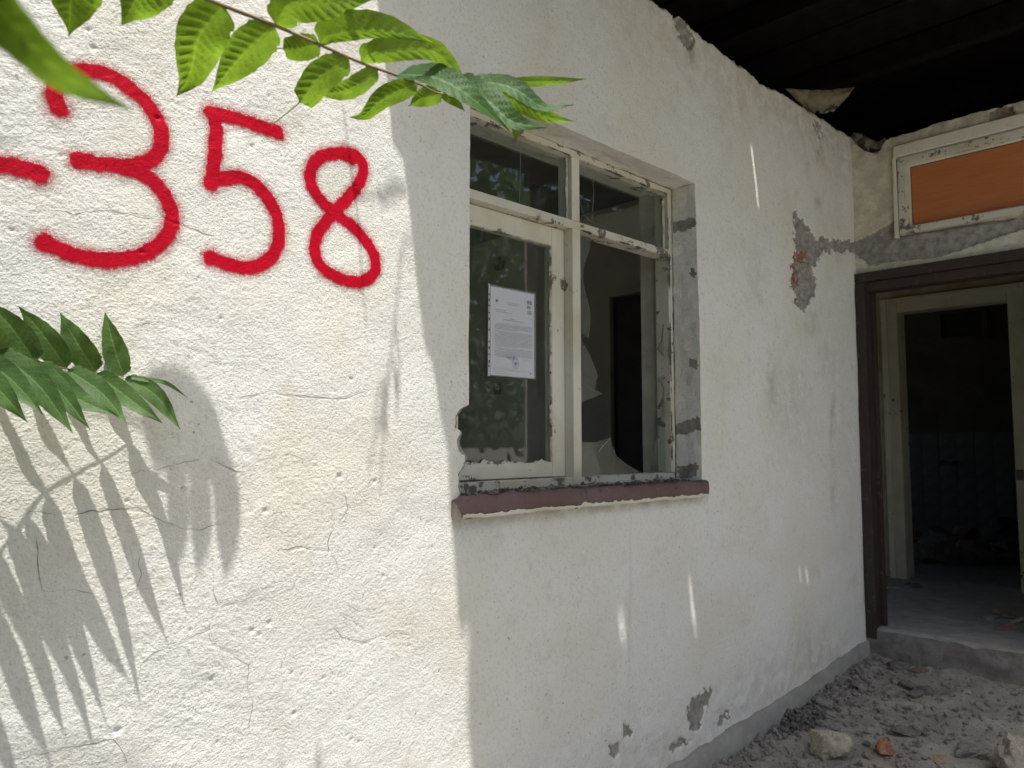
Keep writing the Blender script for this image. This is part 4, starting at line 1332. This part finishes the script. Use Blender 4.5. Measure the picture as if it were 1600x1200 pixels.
# --- lower sapling at the near end of the wall
sap = empty('sapling', (-0.10, -0.20, -0.13), 'tree of heaven sapling whose low leaf spray hangs close to the sunlit wall', 'sapling')
nodes = [(-140, 505, .16), (-60, 532, .115), (5, 554, .085), (55, 566, .066), (104, 576, .056), (149, 582, .048), (193, 588, .040)]
N3 = [wall(*p) for p in nodes]
trunk_pts = [(-0.10, -0.20, -0.13), (-0.12, -0.22, 0.5), (-0.10, -0.21, 1.1), (-0.08, -0.24, 1.7), (-0.12, -0.3, 2.4)]
tube('trunk', smooth_poly(trunk_pts, 5), 0.022, 0.010, M['bark'], sap, 9)
ra = tube('leaf_stalk', smooth_poly([np.array([-0.09, -0.22, 1.25])] + N3, 6), 0.0028, 0.0010, M['stalk'], sap)
LOW = [  # control points (x, y, distance to wall), width px
    ([(193, 587, .040), (180, 548, .036), (164, 488, .022)], 42, 0.0),
    ([(149, 581, .048), (120, 535, .044), (93, 488, .028)], 48, 0.1),
    ([(104, 575, .056), (66, 522, .050), (29, 478, .034)], 48, 0.1),
    ([(55, 566, .066), (20, 515, .060), (-25, 468, .042)], 54, 0.1),
    ([(5, 554, .085), (-35, 510, .09), (-80, 470, .095)], 52, 0.1),
    ([(196, 590, .040), (242, 617, .066), (282, 671, .107)], 32, 0.0),
    ([(151, 584, .048), (200, 622, .086), (254, 661, .132)], 38, 0.0),
    ([(106, 578, .056), (158, 614, .100), (198, 661, .153)], 42, 0.0),
    ([(57, 568, .066), (112, 618, .105), (184, 650, .146)], 46, 0.05),
    ([(22, 561, .075), (85, 604, .115), (141, 671, .162)], 44, 0.0),
    ([(-8, 549, .085), (58, 600, .125), (114, 677, .166)], 50, 0.05),
    ([(-40, 552, .095), (20, 596, .13), (68, 649, .170)], 46, 0.0),
    ([(-60, 560, .105), (-5, 606, .15), (43, 660, .185)], 48, 0.0),
    ([(-110, 560, .13), (-60, 610, .16), (-20, 670, .19)], 50, 0.0),
    ([(-150, 560, .14), (-100, 620, .17), (-65, 680, .20)], 50, 0.0),
    ([(197, 589, .040), (228, 593, .055), (262, 600, .06), (294, 622, .058)], 10, 0.0),
]
for k, (cp, wp, rl) in enumerate(LOW):
    P = [wall(*c) for c in cp]
    width = wp * 0.90 * proj(P[1][None, :])[2][0] / FPX
    leaflet(ra, P, width, TOCAM + np.array([0, 0, 0.55]), M['leaf_low'], roll=rl, fold=0.16, ripple=0.45, seed=k * 1.7)


# --- further compound leaves of the same sapling, above and beside the view, known by their shadows
def shp(x, y, s):
    S = wall(x, y)
    return S - LDIR * s


SUNV = -LDIR / np.linalg.norm(LDIR)
tall = empty('tall_sapling', (-0.45, -0.62, -0.13), 'young tree of heaven whose drooping bright green branch crosses above the painted digits', 'sapling')
tube('trunk', smooth_poly([(-0.45, -0.62, -0.13), (-0.42, -0.63, 0.9), (-0.46, -0.60, 1.8), (-0.38, -0.64, 2.7), (-0.40, -0.62, 3.5)], 5), 0.034, 0.014, M['bark'], tall, 9)
S0 = 1.15
rs = [(-120, 560), (40, 600), (160, 640), (225, 672), (262, 668), (300, 668), (338, 694), (362, 730)]
R3 = [shp(x, y, S0 + 0.02 * k) for k, (x, y) in enumerate(rs)]
rb = tube('leaf_stalk', smooth_poly([np.array([-0.39, -0.63, 2.95])] + R3, 6), 0.0045, 0.0014, M['stalk'], tall)
leaflet(rb, [shp(222, 676, S0 + 0.06), shp(268, 664, S0 + 0.10), shp(330, 700, S0 + 0.12), shp(372, 830, S0 + 0.16)], 0.062, SUNV, M['leaf_up'], fold=0.1, seed=2)
leaflet(rb, [shp(262, 668, S0 + 0.06), shp(240, 690, S0 + 0.08), shp(234, 716, S0 + 0.10)], 0.024, SUNV, M['leaf_up'], fold=0.1, seed=2)
for k, (b, t, wm) in enumerate([((358, 715), (350, 915), .056), ((318, 740), (307, 905), .044), ((284, 735), (270, 900), .040), ((262, 668), (268, 722), .016), ((290, 668), (294, 720), .016)]):
    A = shp(b[0], b[1], S0 + 0.1)
    dzs = (wall(*b)[2] - wall(*t)[2])
    T_ = shp(t[0], t[1], S0 + 0.1 + dzs * 0.66)
    mid = (A + T_) / 2 + np.array([0, 0, 0.008])
    leaflet(rb, [A, mid, T_], wm, SUNV, M['leaf_up'], fold=0.12, seed=k)

# --- the branch that crosses the top of the picture
D0 = 1.06
rach = [(250, -38, 1.00), (318, -4, 1.03), (352, 10, 1.045), (430, 40, 1.075), (500, 70, 1.10), (564, 98, 1.125), (620, 118, 1.15), (656, 132, 1.165), (692, 147, 1.18), (745, 140, 1.20)]
rc = tube('leaf_stalk', smooth_poly([np.array([-0.39, -0.63, 2.45]), dep(-60, -235, 0.90), dep(100, -125, 0.95), dep(180, -76, 0.975)] + [dep(*p) for p in rach], 6), 0.0042, 0.0013, M['stalk'], tall)
DOWN = np.array([0, 0, -1.0])
UP_L = [
    # points (x, y, depth), width px, roll, options
    ([(350, 9, 1.045), (312, 55, 1.06), (296, 118, 1.10), (275, 151, 1.12)], 78, 0.0, {}),
    ([(428, 40, 1.075), (380, 85, 1.09), (331, 144, 1.13)], 60, 0.1, {}),
    ([(500, 70, 1.10), (455, 76, 1.11), (412, 74, 1.12)], 38, 0.0, {'chew': 0.62}),
    ([(432, 40, 1.075), (455, 6, 1.06), (520, 0, 1.06), (590, -4, 1.10)], 62, 0.0, {}),
    ([(500, 69, 1.10), (520, 55, 1.09), (595, 48, 1.09), (676, 66, 1.12)], 46, 0.0, {'wr': 0.55, 'wl': 1.35}),
    ([(565, 97, 1.125), (590, 82, 1.11), (680, 82, 1.13), (738, 156, 1.17)], 44, 0.0, {'wr': 0.8, 'wl': 1.0}),
    ([(545, 92, 1.115), (500, 120, 1.12), (470, 158, 1.14), (424, 196, 1.16)], 46, 0.0, {'chew': 0.60}),
    ([(590, 109, 1.135), (545, 140, 1.14), (490, 148, 1.17)], 32, 0.1, {}),
    ([(652, 131, 1.16), (600, 152, 1.165), (570, 180, 1.18), (546, 183, 1.19)], 34, 0.0, {}),
    ([(690, 146, 1.18), (664, 152, 1.18), (638, 166, 1.19)], 30, 0.0, {'chew': 0.93}),
    ([(622, 116, 1.15), (680, 122, 1.13), (735, 152, 1.12), (796, 206, 1.14)], 56, 0.25, {'up': 1}),
    ([(712, 124, 1.19), (765, 160, 1.16), (800, 190, 1.15), (854, 199, 1.16)], 56, 0.1, {'up': 1}),
    ([(735, 123, 1.20), (800, 138, 1.18), (850, 168, 1.18), (896, 165, 1.19)], 40, 0.2, {'up': 1}),
    ([(740, 138, 1.21), (800, 152, 1.205), (850, 180, 1.205), (900, 191, 1.21)], 34, 0.0, {}),
    ([(790, 130, 1.23), (840, 127, 1.235), (880, 126, 1.24), (918, 123, 1.25)], 16, 0.0, {}),
    ([(800, 150, 1.22), (806, 185, 1.225), (806, 224, 1.235)], 22, 0.0, {}),
    ([(690, 146, 1.18), (712, 160, 1.18), (727, 174, 1.19)], 16, 0.0, {}),
    ([(118, -85, 0.97), (112, -20, 0.99), (107, 57, 1.03)], 92, 0.0, {}),
    ([(252, -80, 0.99), (222, -20, 1.01), (192, 39, 1.04)], 96, 0.0, {}),
]
for k, (cp, wp, rl, opt) in enumerate(UP_L):
    opt = dict(opt)
    P = [dep(*c) for c in cp]
    width = wp * cp[1][2] / FPX
    up = opt.pop('up', 0)
    ref = TOCAM + np.array([0, 0, 0.35]) if up else TOCAM + np.array([0, 0, -0.55])
    leaflet(rc, P, width, ref, M['leaf_deep'] if up else M['leaf_up'], roll=rl, fold=0.20 if up else -0.16, ripple=0.9 if up else 0.8, seed=k * 2.3, **opt)
# side stalks to the leaflets that leave the picture at the top
tube('leaf_stalk', smooth_poly([np.array([-0.39, -0.63, 2.3]), dep(40, -120, 0.93), dep(118, -86, 0.97), dep(252, -81, 0.99)], 6), 0.003, 0.0015, M['stalk'], tall)
# --- leaf close to the lens
rn = tube('leaf_stalk', smooth_poly([np.array([-0.39, -0.62, 2.2]), np.array([-0.15, -1.0, 2.0]), dep(-170, -160, 0.38), dep(-80, -70, 0.35)], 6), 0.003, 0.001, M['stalk'], tall)
leaflet(rn, [dep(-80, -70, 0.35), dep(18, 38, 0.34), dep(100, 120, 0.35), dep(205, 170, 0.38)], 84 * 0.35 / FPX, TOCAM + np.array([0, 0, -0.5]), M['leaf_up'], fold=0.2, seed=3)
leaflet(rn, [dep(-80, -70, 0.35), dep(-110, 100, 0.33), dep(-40, 205, 0.31), dep(30, 217, 0.30)], 34 * 0.34 / FPX, TOCAM + np.array([0, 0, -0.5]), M['leaf_low'], fold=0.2, seed=5)

# leaflets high above the view whose shadow tips reach its lower edge
for k, (b, t) in enumerate([((455, 1290), (436, 1165)), ((500, 1300), (497, 1142)), ((548, 1290), (545, 1182)), ((420, 1310), (400, 1240))]):
    A, T_ = shp(b[0], b[1], 2.10), shp(t[0], t[1], 2.14)
    leaflet(rb, [A, T_], 0.018, SUNV, M['leaf_up'], seed=k)
tube('leaf_stalk', smooth_poly([np.array([-0.39, -0.63, 2.6]), np.array([0.0, -0.60, 2.9]), shp(420, 1310, 2.10), shp(455, 1290, 2.10), shp(500, 1300, 2.10), shp(548, 1290, 2.10)], 5), 0.003, 0.001, M['stalk'], tall)
# unseen crown left of the view, made dense to block sky light
n = 24000
rg_ = np.random.default_rng(77)
c = np.stack([rg_.uniform(-2.2, -0.02, n), rg_.uniform(-2.4, -0.12, n), rg_.uniform(-0.05, 4.4, n)], 1)
ok = ((c[:, 0] < -0.36) | (c[:, 1] < -0.95)) & (np.hypot(c[:, 0], c[:, 1] + 1.7) > 0.45) & (c[:, 0] + 0.63 * np.abs(c[:, 1]) < np.where(c[:, 2] > 0.5 + np.abs(c[:, 1]) / 0.27, 0.2, 9))
c = c[ok]; n = len(c)
a = rg_.normal(size=(n, 3)); a /= np.linalg.norm(a, axis=1)[:, None]
b = np.cross(a, rg_.normal(size=(n, 3))); b /= np.linalg.norm(b, axis=1)[:, None]
sz = rg_.uniform(0.05, 0.085, n)[:, None]
V = np.stack([c - a * sz, c + b * sz * 0.42, c + a * sz, c - b * sz * 0.42], 1).reshape(-1, 3)
cr = mesh_np('crown', V, np.arange(n * 4).reshape(n, 4), M['leaf_low'], tall, False, {'lu': np.tile([0, .5, 1, .5], n), 'lv': np.tile([0, 1, 0, -1], n)})
cr['kind'] = 'stuff'

# --- dry vine hanging from the verge of the roof
vine = empty('dry_vine', (1.0, -0.3, ZR), 'thin dry vine hanging off the edge of the porch roof', 'vine')
for pts in ([(634, 290, 1.32), (600, 288, 1.31), (560, 290, 1.3), (548, 240, 1.3), (541, 190, 1.3), (536, 150, 1.3)], [(548, 240, 1.3), (560, 330, 1.3), (564, 400, 1.32), (572, 500, 1.34)],
            [(650, 370, 1.6), (630, 380, 1.6), (622, 450, 1.58), (612, 540, 1.55), (596, 640, 1.55), (574, 740, 1.55)], [(618, 500, 1.58), (625, 570, 1.58), (618, 650, 1.6)], [(612, 540, 1.55), (602, 640, 1.5), (594, 760, 1.5)], [(606, 590, 1.55), (592, 610, 1.53), (584, 660, 1.52)]):
    tube('stem', smooth_poly([shp(*p) for p in pts], 5), 0.0034, 0.0022, M['bark'], vine, 6)
for k, (b, t) in enumerate([((600, 286), (640, 282)), ((590, 290), (610, 300)), ((606, 600), (592, 680)), ((618, 560), (622, 640)), ((600, 640), (606, 690))]):
    leaflet(vine, [shp(*b, 1.5), shp(*t, 1.55)], 0.016, SUNV, M['dryleaf'], seed=k)

# ------------------------------------------------------------------ tree in the yard, seen in the glass
def yard_tree(x, y, h, r, label, seed):
    t = empty('yard_tree', (x, y, -0.13), label, 'tree')
    rg = np.random.default_rng(seed)
    tube('trunk', smooth_poly([(x, y, -0.13), (x + 0.05, y - 0.04, h * 0.3), (x - 0.04, y + 0.06, h * 0.6), (x, y, h * 0.9)], 5), 0.13, 0.04, M['bark'], t, 10)
    for k in range(7):
        a = k * 0.9; z0 = h * (0.35 + 0.07 * k)
        tube('branch', smooth_poly([(x, y, z0), (x + math.cos(a) * r * 0.4, y + math.sin(a) * r * 0.4, z0 + 0.4), (x + math.cos(a) * r * 0.8, y + math.sin(a) * r * 0.8, z0 + 0.6)], 4), 0.045, 0.012, M['bark'], t, 6)
    n = 5200
    d = rg.normal(size=(n, 3)); d /= np.linalg.norm(d, axis=1)[:, None]
    rad = r * (0.35 + 0.65 * rg.random(n) ** 0.5)
    cl = fbm(d[:, 0] * 2 + d[:, 2], d[:, 1] * 2, 0.6, seed, 3)
    c = d * (rad * (1 + 0.5 * cl))[:, None] * np.array([1, 1, 1.15]) + np.array([x, y, h * 0.52])
    a = rg.normal(size=(n, 3)); a /= np.linalg.norm(a, axis=1)[:, None]
    b = np.cross(a, rg.normal(size=(n, 3))); b /= np.linalg.norm(b, axis=1)[:, None]
    s = rg.uniform(0.09, 0.15, n)[:, None]
    V = np.stack([c - a * s, c + b * s * 0.45, c + a * s, c - b * s * 0.45], 1).reshape(-1, 3)
    lu = np.tile([0, .5, 1, .5], n); lv = np.tile([0, 1, 0, -1], n)
    cr = mesh_np('crown', V, np.arange(n * 4).reshape(n, 4), M['leaf_low'], t, False, {'lu': lu, 'lv': lv})
    cr['kind'] = 'stuff'


yard_tree(7.2, -7.8, 7.4, 2.5, 'leafy green yard tree reflected in the upper window glass', 5)
yard_tree(11.5, -9.0, 8.5, 3.2, 'taller leafy yard tree farther out beyond the porch', 9)
yard_tree(3.4, -9.6, 7.6, 2.7, 'round topped yard tree facing the window', 21)
yard_tree(-3.3, -3.6, 4.6, 1.7, 'unseen bushy tree added beside the sapling to block sky light', 27)  # added out of view to keep sky light off the near wall

# ------------------------------------------------------------------ rubble
def floor_at(x, y):
    d = ray(x, y)
    t = 2.0
    for _ in range(40):
        p = CAM + d * t
        t += (p[2] - float(floor_z(p[0]))) / max(0.05, -d[2])
    return CAM + d * t


RUB = [  # bbox px, material, height/width, rot, tilt, label, flags
    (1271, 1328, 1138, 1197, 'rock_pale', 0.62, 2.3, 0.25, 'pale cream mortar chunk lying on the dusty porch floor'),
    (1361, 1404, 1149, 1184, 'rock_brick', 0.55, 0.6, 0.12, 'orange brick fragment with clean broken faces on the porch floor'),
    (1449, 1488, 1172, 1194, 'rock_tan', 0.38, -0.3, 0.05, 'small tan tile sliver beside the grey slab fragment'),
    (1487, 1552, 1152, 1192, 'rock_grey', 0.40, 2.5, 0.15, 'grey wedge shaped slab fragment leaning near the big boulder'),
    (1538, 1640, 1134, 1232, 'rock_boulder', 0.85, 0.4, 0.1, 'big rough boulder of masonry with a sunlit fleck'),
    (1280, 1319, 1062, 1087, 'rock_grey', 0.5, 0.9, 0.0, 'pointed grey mortar flake leaning at the wall base'),
    (1325, 1363, 1057, 1081, 'rock_grey', 0.45, 0.2, 0.0, 'flat topped grey mortar lump between the wall base and step'),
    (1321, 1356, 1038, 1060, 'rock_dark', 0.6, 0.5, 0.0, 'dark squarish rubble block tucked against the wall base'),
    (1349, 1388, 1025, 1040, 'rock_grey', 0.4, -0.5, 0.0, 'low grey mortar slab in the corner below the step'),
    (1386, 1426, 1028, 1047, 'rock_dark', 0.42, -0.6, 0.0, 'dark oblong mortar block resting against the step'),
    (1421, 1453, 1040, 1053, 'rock_pink', 0.32, -0.7, 0.0, 'faded pink brick piece lying along the step'),
    (1407, 1430, 1060, 1080, 'rock_dark', 0.6, 1.0, 0.0, 'dark crumbly lump behind the paired clods'),
    (1419, 1443, 1074, 1096, 'rock_dark', 0.55, 2.0, 0.0, 'dark clod with a pale chip in the middle of the porch floor'),
    (1430, 1458, 1066, 1091, 'rock_dark', 0.6, 2.4, 0.0, 'taller dark clod touching another in the middle of the porch floor'),
    (1272, 1303, 1086, 1113, 'rock_grey', 0.7, 1.4, 0.0, 'rounded grey rubble lump near the gravel heap by the wall base'),
    (1272, 1312, 1117, 1142, 'rock_grey', 0.3, 0.8, 0.0, 'flat grey plaster slab behind the pale mortar chunk'),
    (1392, 1440, 1127, 1152, 'rock_dark', 0.28, 2.6, 0.0, 'long dark plaster flake behind the orange brick fragment'),
    (1472, 1489, 1138, 1152, 'rock_grey', 0.6, 0.4, 0.0, 'small round grey stone behind the tan sliver'),
    (1504, 1518, 1073, 1083, 'rock_pale', 0.4, 0.3, 0.0, 'tiny white plaster chip out on the porch floor'),
    (1346, 1362, 1152, 1166, 'rock_dark', 0.6, 0.9, 0.0, 'small dark clod beside the orange brick fragment'),
    (1164, 1180, 1158, 1176, 'rock_grey', 0.6, 0.9, 0.0, 'small grey lump by the wall base below the gravel heap'),
    (1196, 1218, 1164, 1176, 'rock_pink', 0.35, 0.5, 0.0, 'small reddish brick flake by the wall base'),
    (1186, 1200, 1160, 1176, 'rock_dark', 0.7, 1.9, 0.0, 'small dark lump beside the reddish brick flake'),
    (1390, 1404, 1054, 1066, 'rock_brick', 0.4, 0.4, 0.0, 'small red brick crumb behind the crumbly lump'),
]
for k, (x0, x1, y0, y1, mt, asp, rot, tilt, lab) in enumerate(RUB):
    p = floor_at((x0 + x1) / 2, y1 - (y1 - y0) * 0.22)
    d_ = proj(p[None, :])[2][0]
    wd = (x1 - x0) * d_ / FPX
    hh = (y1 - y0) * d_ / FPX * (0.95 if asp > 0.5 else 0.8)
    big = wd > 0.09
    o = rock('rubble_stone' if 'brick' not in mt else 'brick_fragment', (p[0], p[1], p[2] - 0.012), (wd * 1.05, wd * (0.75 if big else 0.85), max(hh * 0.78, 0.02)), M[mt], 400 + k, rotz=rot, tilt=tilt * 0.6, sub=4 if big else 3, cuts=9, rough=0.22)
    tag(o, lab, 'stone' if 'brick' not in mt else 'brick', 'rubble on the porch floor')


def gravel(name, n, fn, smin, smax, mat, seed, label):
    rg = random.Random(seed)
    base = bmesh.new(); bmesh.ops.create_icosphere(base, subdivisions=1, radius=1.0)
    bv = np.array([v.co[:] for v in base.verts]); bf = np.array([[v.index for v in f.verts] for f in base.faces]); base.free()
    Vs = []; Fs = []
    for k in range(n):
        p = fn(rg)
        if p is None: continue
        s = smin + (smax - smin) * rg.random() ** 3
        rot = Matrix.Rotation(rg.uniform(0, 6.28), 3, Vector((rg.gauss(0, 1), rg.gauss(0, 1), rg.gauss(0, 1))).normalized())
        vv = bv * (1 + 0.3 * np.random.default_rng(seed + k).uniform(-1, 1, (len(bv), 1))) * np.array([1, rg.uniform(.6, 1), rg.uniform(.4, .8)]) * s
        vv = vv @ np.array(rot).T
        vv[:, 2] += -vv[:, 2].min() * 0.7
        Fs.append(bf + sum(len(a) for a in Vs)); Vs.append(vv + np.array(p))
    o = mesh_np(name, np.concatenate(Vs), np.concatenate(Fs), mat, None, False)
    tag(o, label, 'gravel', None, 'stuff')
    return o


def fz(x, y):
    A = np.array([x]); B = np.array([y])
    z = floor_z(A) + fbm(A, B, 0.25, 5, 3) * 0.022 + fbm(A, B, 0.05, 9, 3) * 0.011
    z += 0.028 * np.exp(-(-B / 0.10) ** 2) * (0.6 + 1.3 * fbm(A, B, 0.12, 21, 3)) * (x > 2.7)
    return float(z[0])


def spread(rg):
    x = rg.uniform(2.6, 4.38); y = -rg.random() ** 1.3 * 1.15 - 0.02
    return (x, y, fz(x, y) - 0.002)


def along(rg):
    x = rg.uniform(2.6, 4.38); y = -abs(rg.gauss(0, 0.07)) - 0.025
    if rg.random() > 0.35 + 0.65 * (hash2(np.array([int(x * 9)]), np.array([3]), 4)[0]): return None
    return (x, y, fz(x, y) - 0.002)


def by_step(rg):
    y = rg.uniform(-1.0, -0.02); x = 4.375 - abs(rg.gauss(0, 0.05))
    return (x, y, fz(x, y) - 0.002)


def heap(rg):
    c = floor_at(1252, 1128)
    x = c[0] + rg.gauss(0, 0.08); y = min(-0.03, c[1] + rg.gauss(0, 0.035))
    return (x, y, fz(x, y) + 0.03 * math.exp(-((x - c[0]) / 0.1) ** 2) * rg.random())


gravel('loose_gravel', 2600, spread, 0.0018, 0.017, M['gravel'], 11, 'loose grit and crumbs scattered over the porch floor')
gravel('gravel_heap', 900, heap, 0.004, 0.013, M['rock_dark'], 13, 'dark crumbled gravel heap against the wall base')
gravel('wall_debris', 900, along, 0.003, 0.017, M['rock_grey'], 17, 'crumbled mortar debris strewn along the wall base')
gravel('step_debris', 420, by_step, 0.003, 0.014, M['gravel'], 19, 'crumbled grit along the foot of the step')


def clods(rg):
    if rg.random() < 0.55:
        x = rg.uniform(2.9, 4.36); y = -abs(rg.gauss(0, 0.14)) - 0.03
    else:
        x = rg.uniform(3.2, 4.3); y = -rg.uniform(0.1, 0.95)
    if vn(np.array([x]), np.array([y]), 0.16, 51)[0] < 0.02: return None
    return (x, y, fz(x, y) - 0.004)


def lip(rg):
    y = rg.uniform(-1.0, -0.02)
    return (4.40 + abs(rg.gauss(0, 0.012)), y, ZF - 0.012)


gravel('mortar_clods', 420, clods, 0.008, 0.026, M['rock_grey'], 29, 'crumbled mortar clods lying in patches on the porch floor')
gravel('lip_grit', 260, lip, 0.0015, 0.006, M['rock_pale'], 37, 'pale grit along the worn lip of the step')
o = tube('wire', smooth_poly([floor_at(1268, 1106) + [0, 0, .012], floor_at(1284, 1116) + [0, 0, .016], floor_at(1306, 1124) + [0, 0, .006], floor_at(1324, 1119) + [0, 0, .004]], 5), 0.0022, 0.0016, M['metal'])
tag(o, 'thin dark bent wire lying near the gravel heap', 'wire')

# rubbish on the hall floor
def hall_at(x, y):
    return onp(x, y, 2, ZF)


HB = [(1556, 958, 30, 0.02, 'rock_tan', 'curled tan bark scrap standing on the hall floor'), (1575, 966, 34, 0.018, 'rock_grey', 'flat grey plaster plate on the hall floor beside the tan scrap'),
      (1548, 968, 26, 0.016, 'rock_grey', 'small grey plaster plate under the tan scrap on the hall floor'), (1592, 972, 38, 0.016, 'rock_pale', 'pale broken plaster plate at the right of the hall rubbish'),
      (1572, 985, 44, 0.02, 'rock_pink', 'long reddish wood splinter on the hall floor'), (1390, 920, 40, 0.01, 'rock_pale', 'pale stick lying before the inner door casing'),
      (1418, 912, 26, 0.02, 'rock_grey', 'grey plaster crumb by the foot of the inner door casing'), (1432, 917, 28, 0.016, 'rock_dark', 'dark plaster crumb by the foot of the inner door casing')]
for k, (x, y, wpx, hh, mt, lab) in enumerate(HB):
    p = hall_at(x, y); wd = wpx * proj(p[None, :])[2][0] / FPX
    o = rock('hall_rubble', (p[0], p[1], p[2] - 0.006), (wd, wd * (0.55 if k not in (4, 5) else 0.16), hh + 0.014), M[mt], 600 + k, rotz=0.5 + k * 0.8 if k not in (4, 5) else -0.75, tilt=0.25 if k < 4 else 0.0, cuts=10)
    tag(o, lab, 'rubble', 'rubbish on the hall floor')
rg = random.Random(5)
for k in range(26):
    x = rg.uniform(1415, 1585); y = rg.uniform(846, 880)
    p = hall_at(x, y)
    s = rg.uniform(0.10, 0.30)
    zz = 0.16 * math.exp(-((y - 846) / 14) ** 2) * rg.random()
    o = rock('room_rubble', (p[0], p[1], p[2] + zz - 0.03), (s * 1.3, s, s * rg.uniform(0.3, 0.6) + 0.05), M[rg.choice(['rock_grey', 'rock_dark', 'rock_tan'])], 700 + k, rotz=rg.uniform(0, 6), tilt=rg.uniform(-.3, .3), sub=2)
    tag(o, 'broken plaster and rubbish heaped on the dark tiled room floor', 'rubble', 'rubbish heaped in the tiled room')

# broken glass on the sill
rg = random.Random(8)
SG = [(2.02, 'pale grey glass sliver lying on the sill below the mullion'), (2.16, 'long dark glass splinter on the sill under the broken light'), (2.28, 'broad glass splinter lying on the sill under the broken light'),
      (2.40, 'flat overlapping glass splinter in the middle of the broken light'), (2.52, 'dark glass splinter overhanging the sill edge'), (2.62, 'small glass splinter at the far end of the sill'), (1.90, 'thin grey glass flake on the sill below the notice')]
for k, (x, lab) in enumerate(SG):
    y = rg.uniform(-0.012, 0.03); n = rg.randint(4, 6); ang0 = rg.random() * 6
    L_ = rg.uniform(0.055, 0.10); W_ = rg.uniform(0.022, 0.038)
    poly = [(x + L_ * math.cos(ang0 + 2 * math.pi * i / n) * rg.uniform(.6, 1), y + W_ * math.sin(ang0 + 2 * math.pi * i / n) * rg.uniform(.6, 1), 1.1035 + 0.004 * (k % 3) + rg.uniform(0, .004)) for i in range(n)]
    o = prism('sill_glass', poly, (0, 0, 0.003), M['shard'])
    tag(o, lab, 'glass', 'broken glass on the sill')


def sill_grit(rg):
    return (rg.uniform(1.47, 2.73), rg.uniform(-0.025, 0.10), 1.0965)


gravel('sill_debris', 620, sill_grit, 0.0015, 0.011, M['rock_dark'], 23, 'dark grit and paint flakes lying on the window sill')
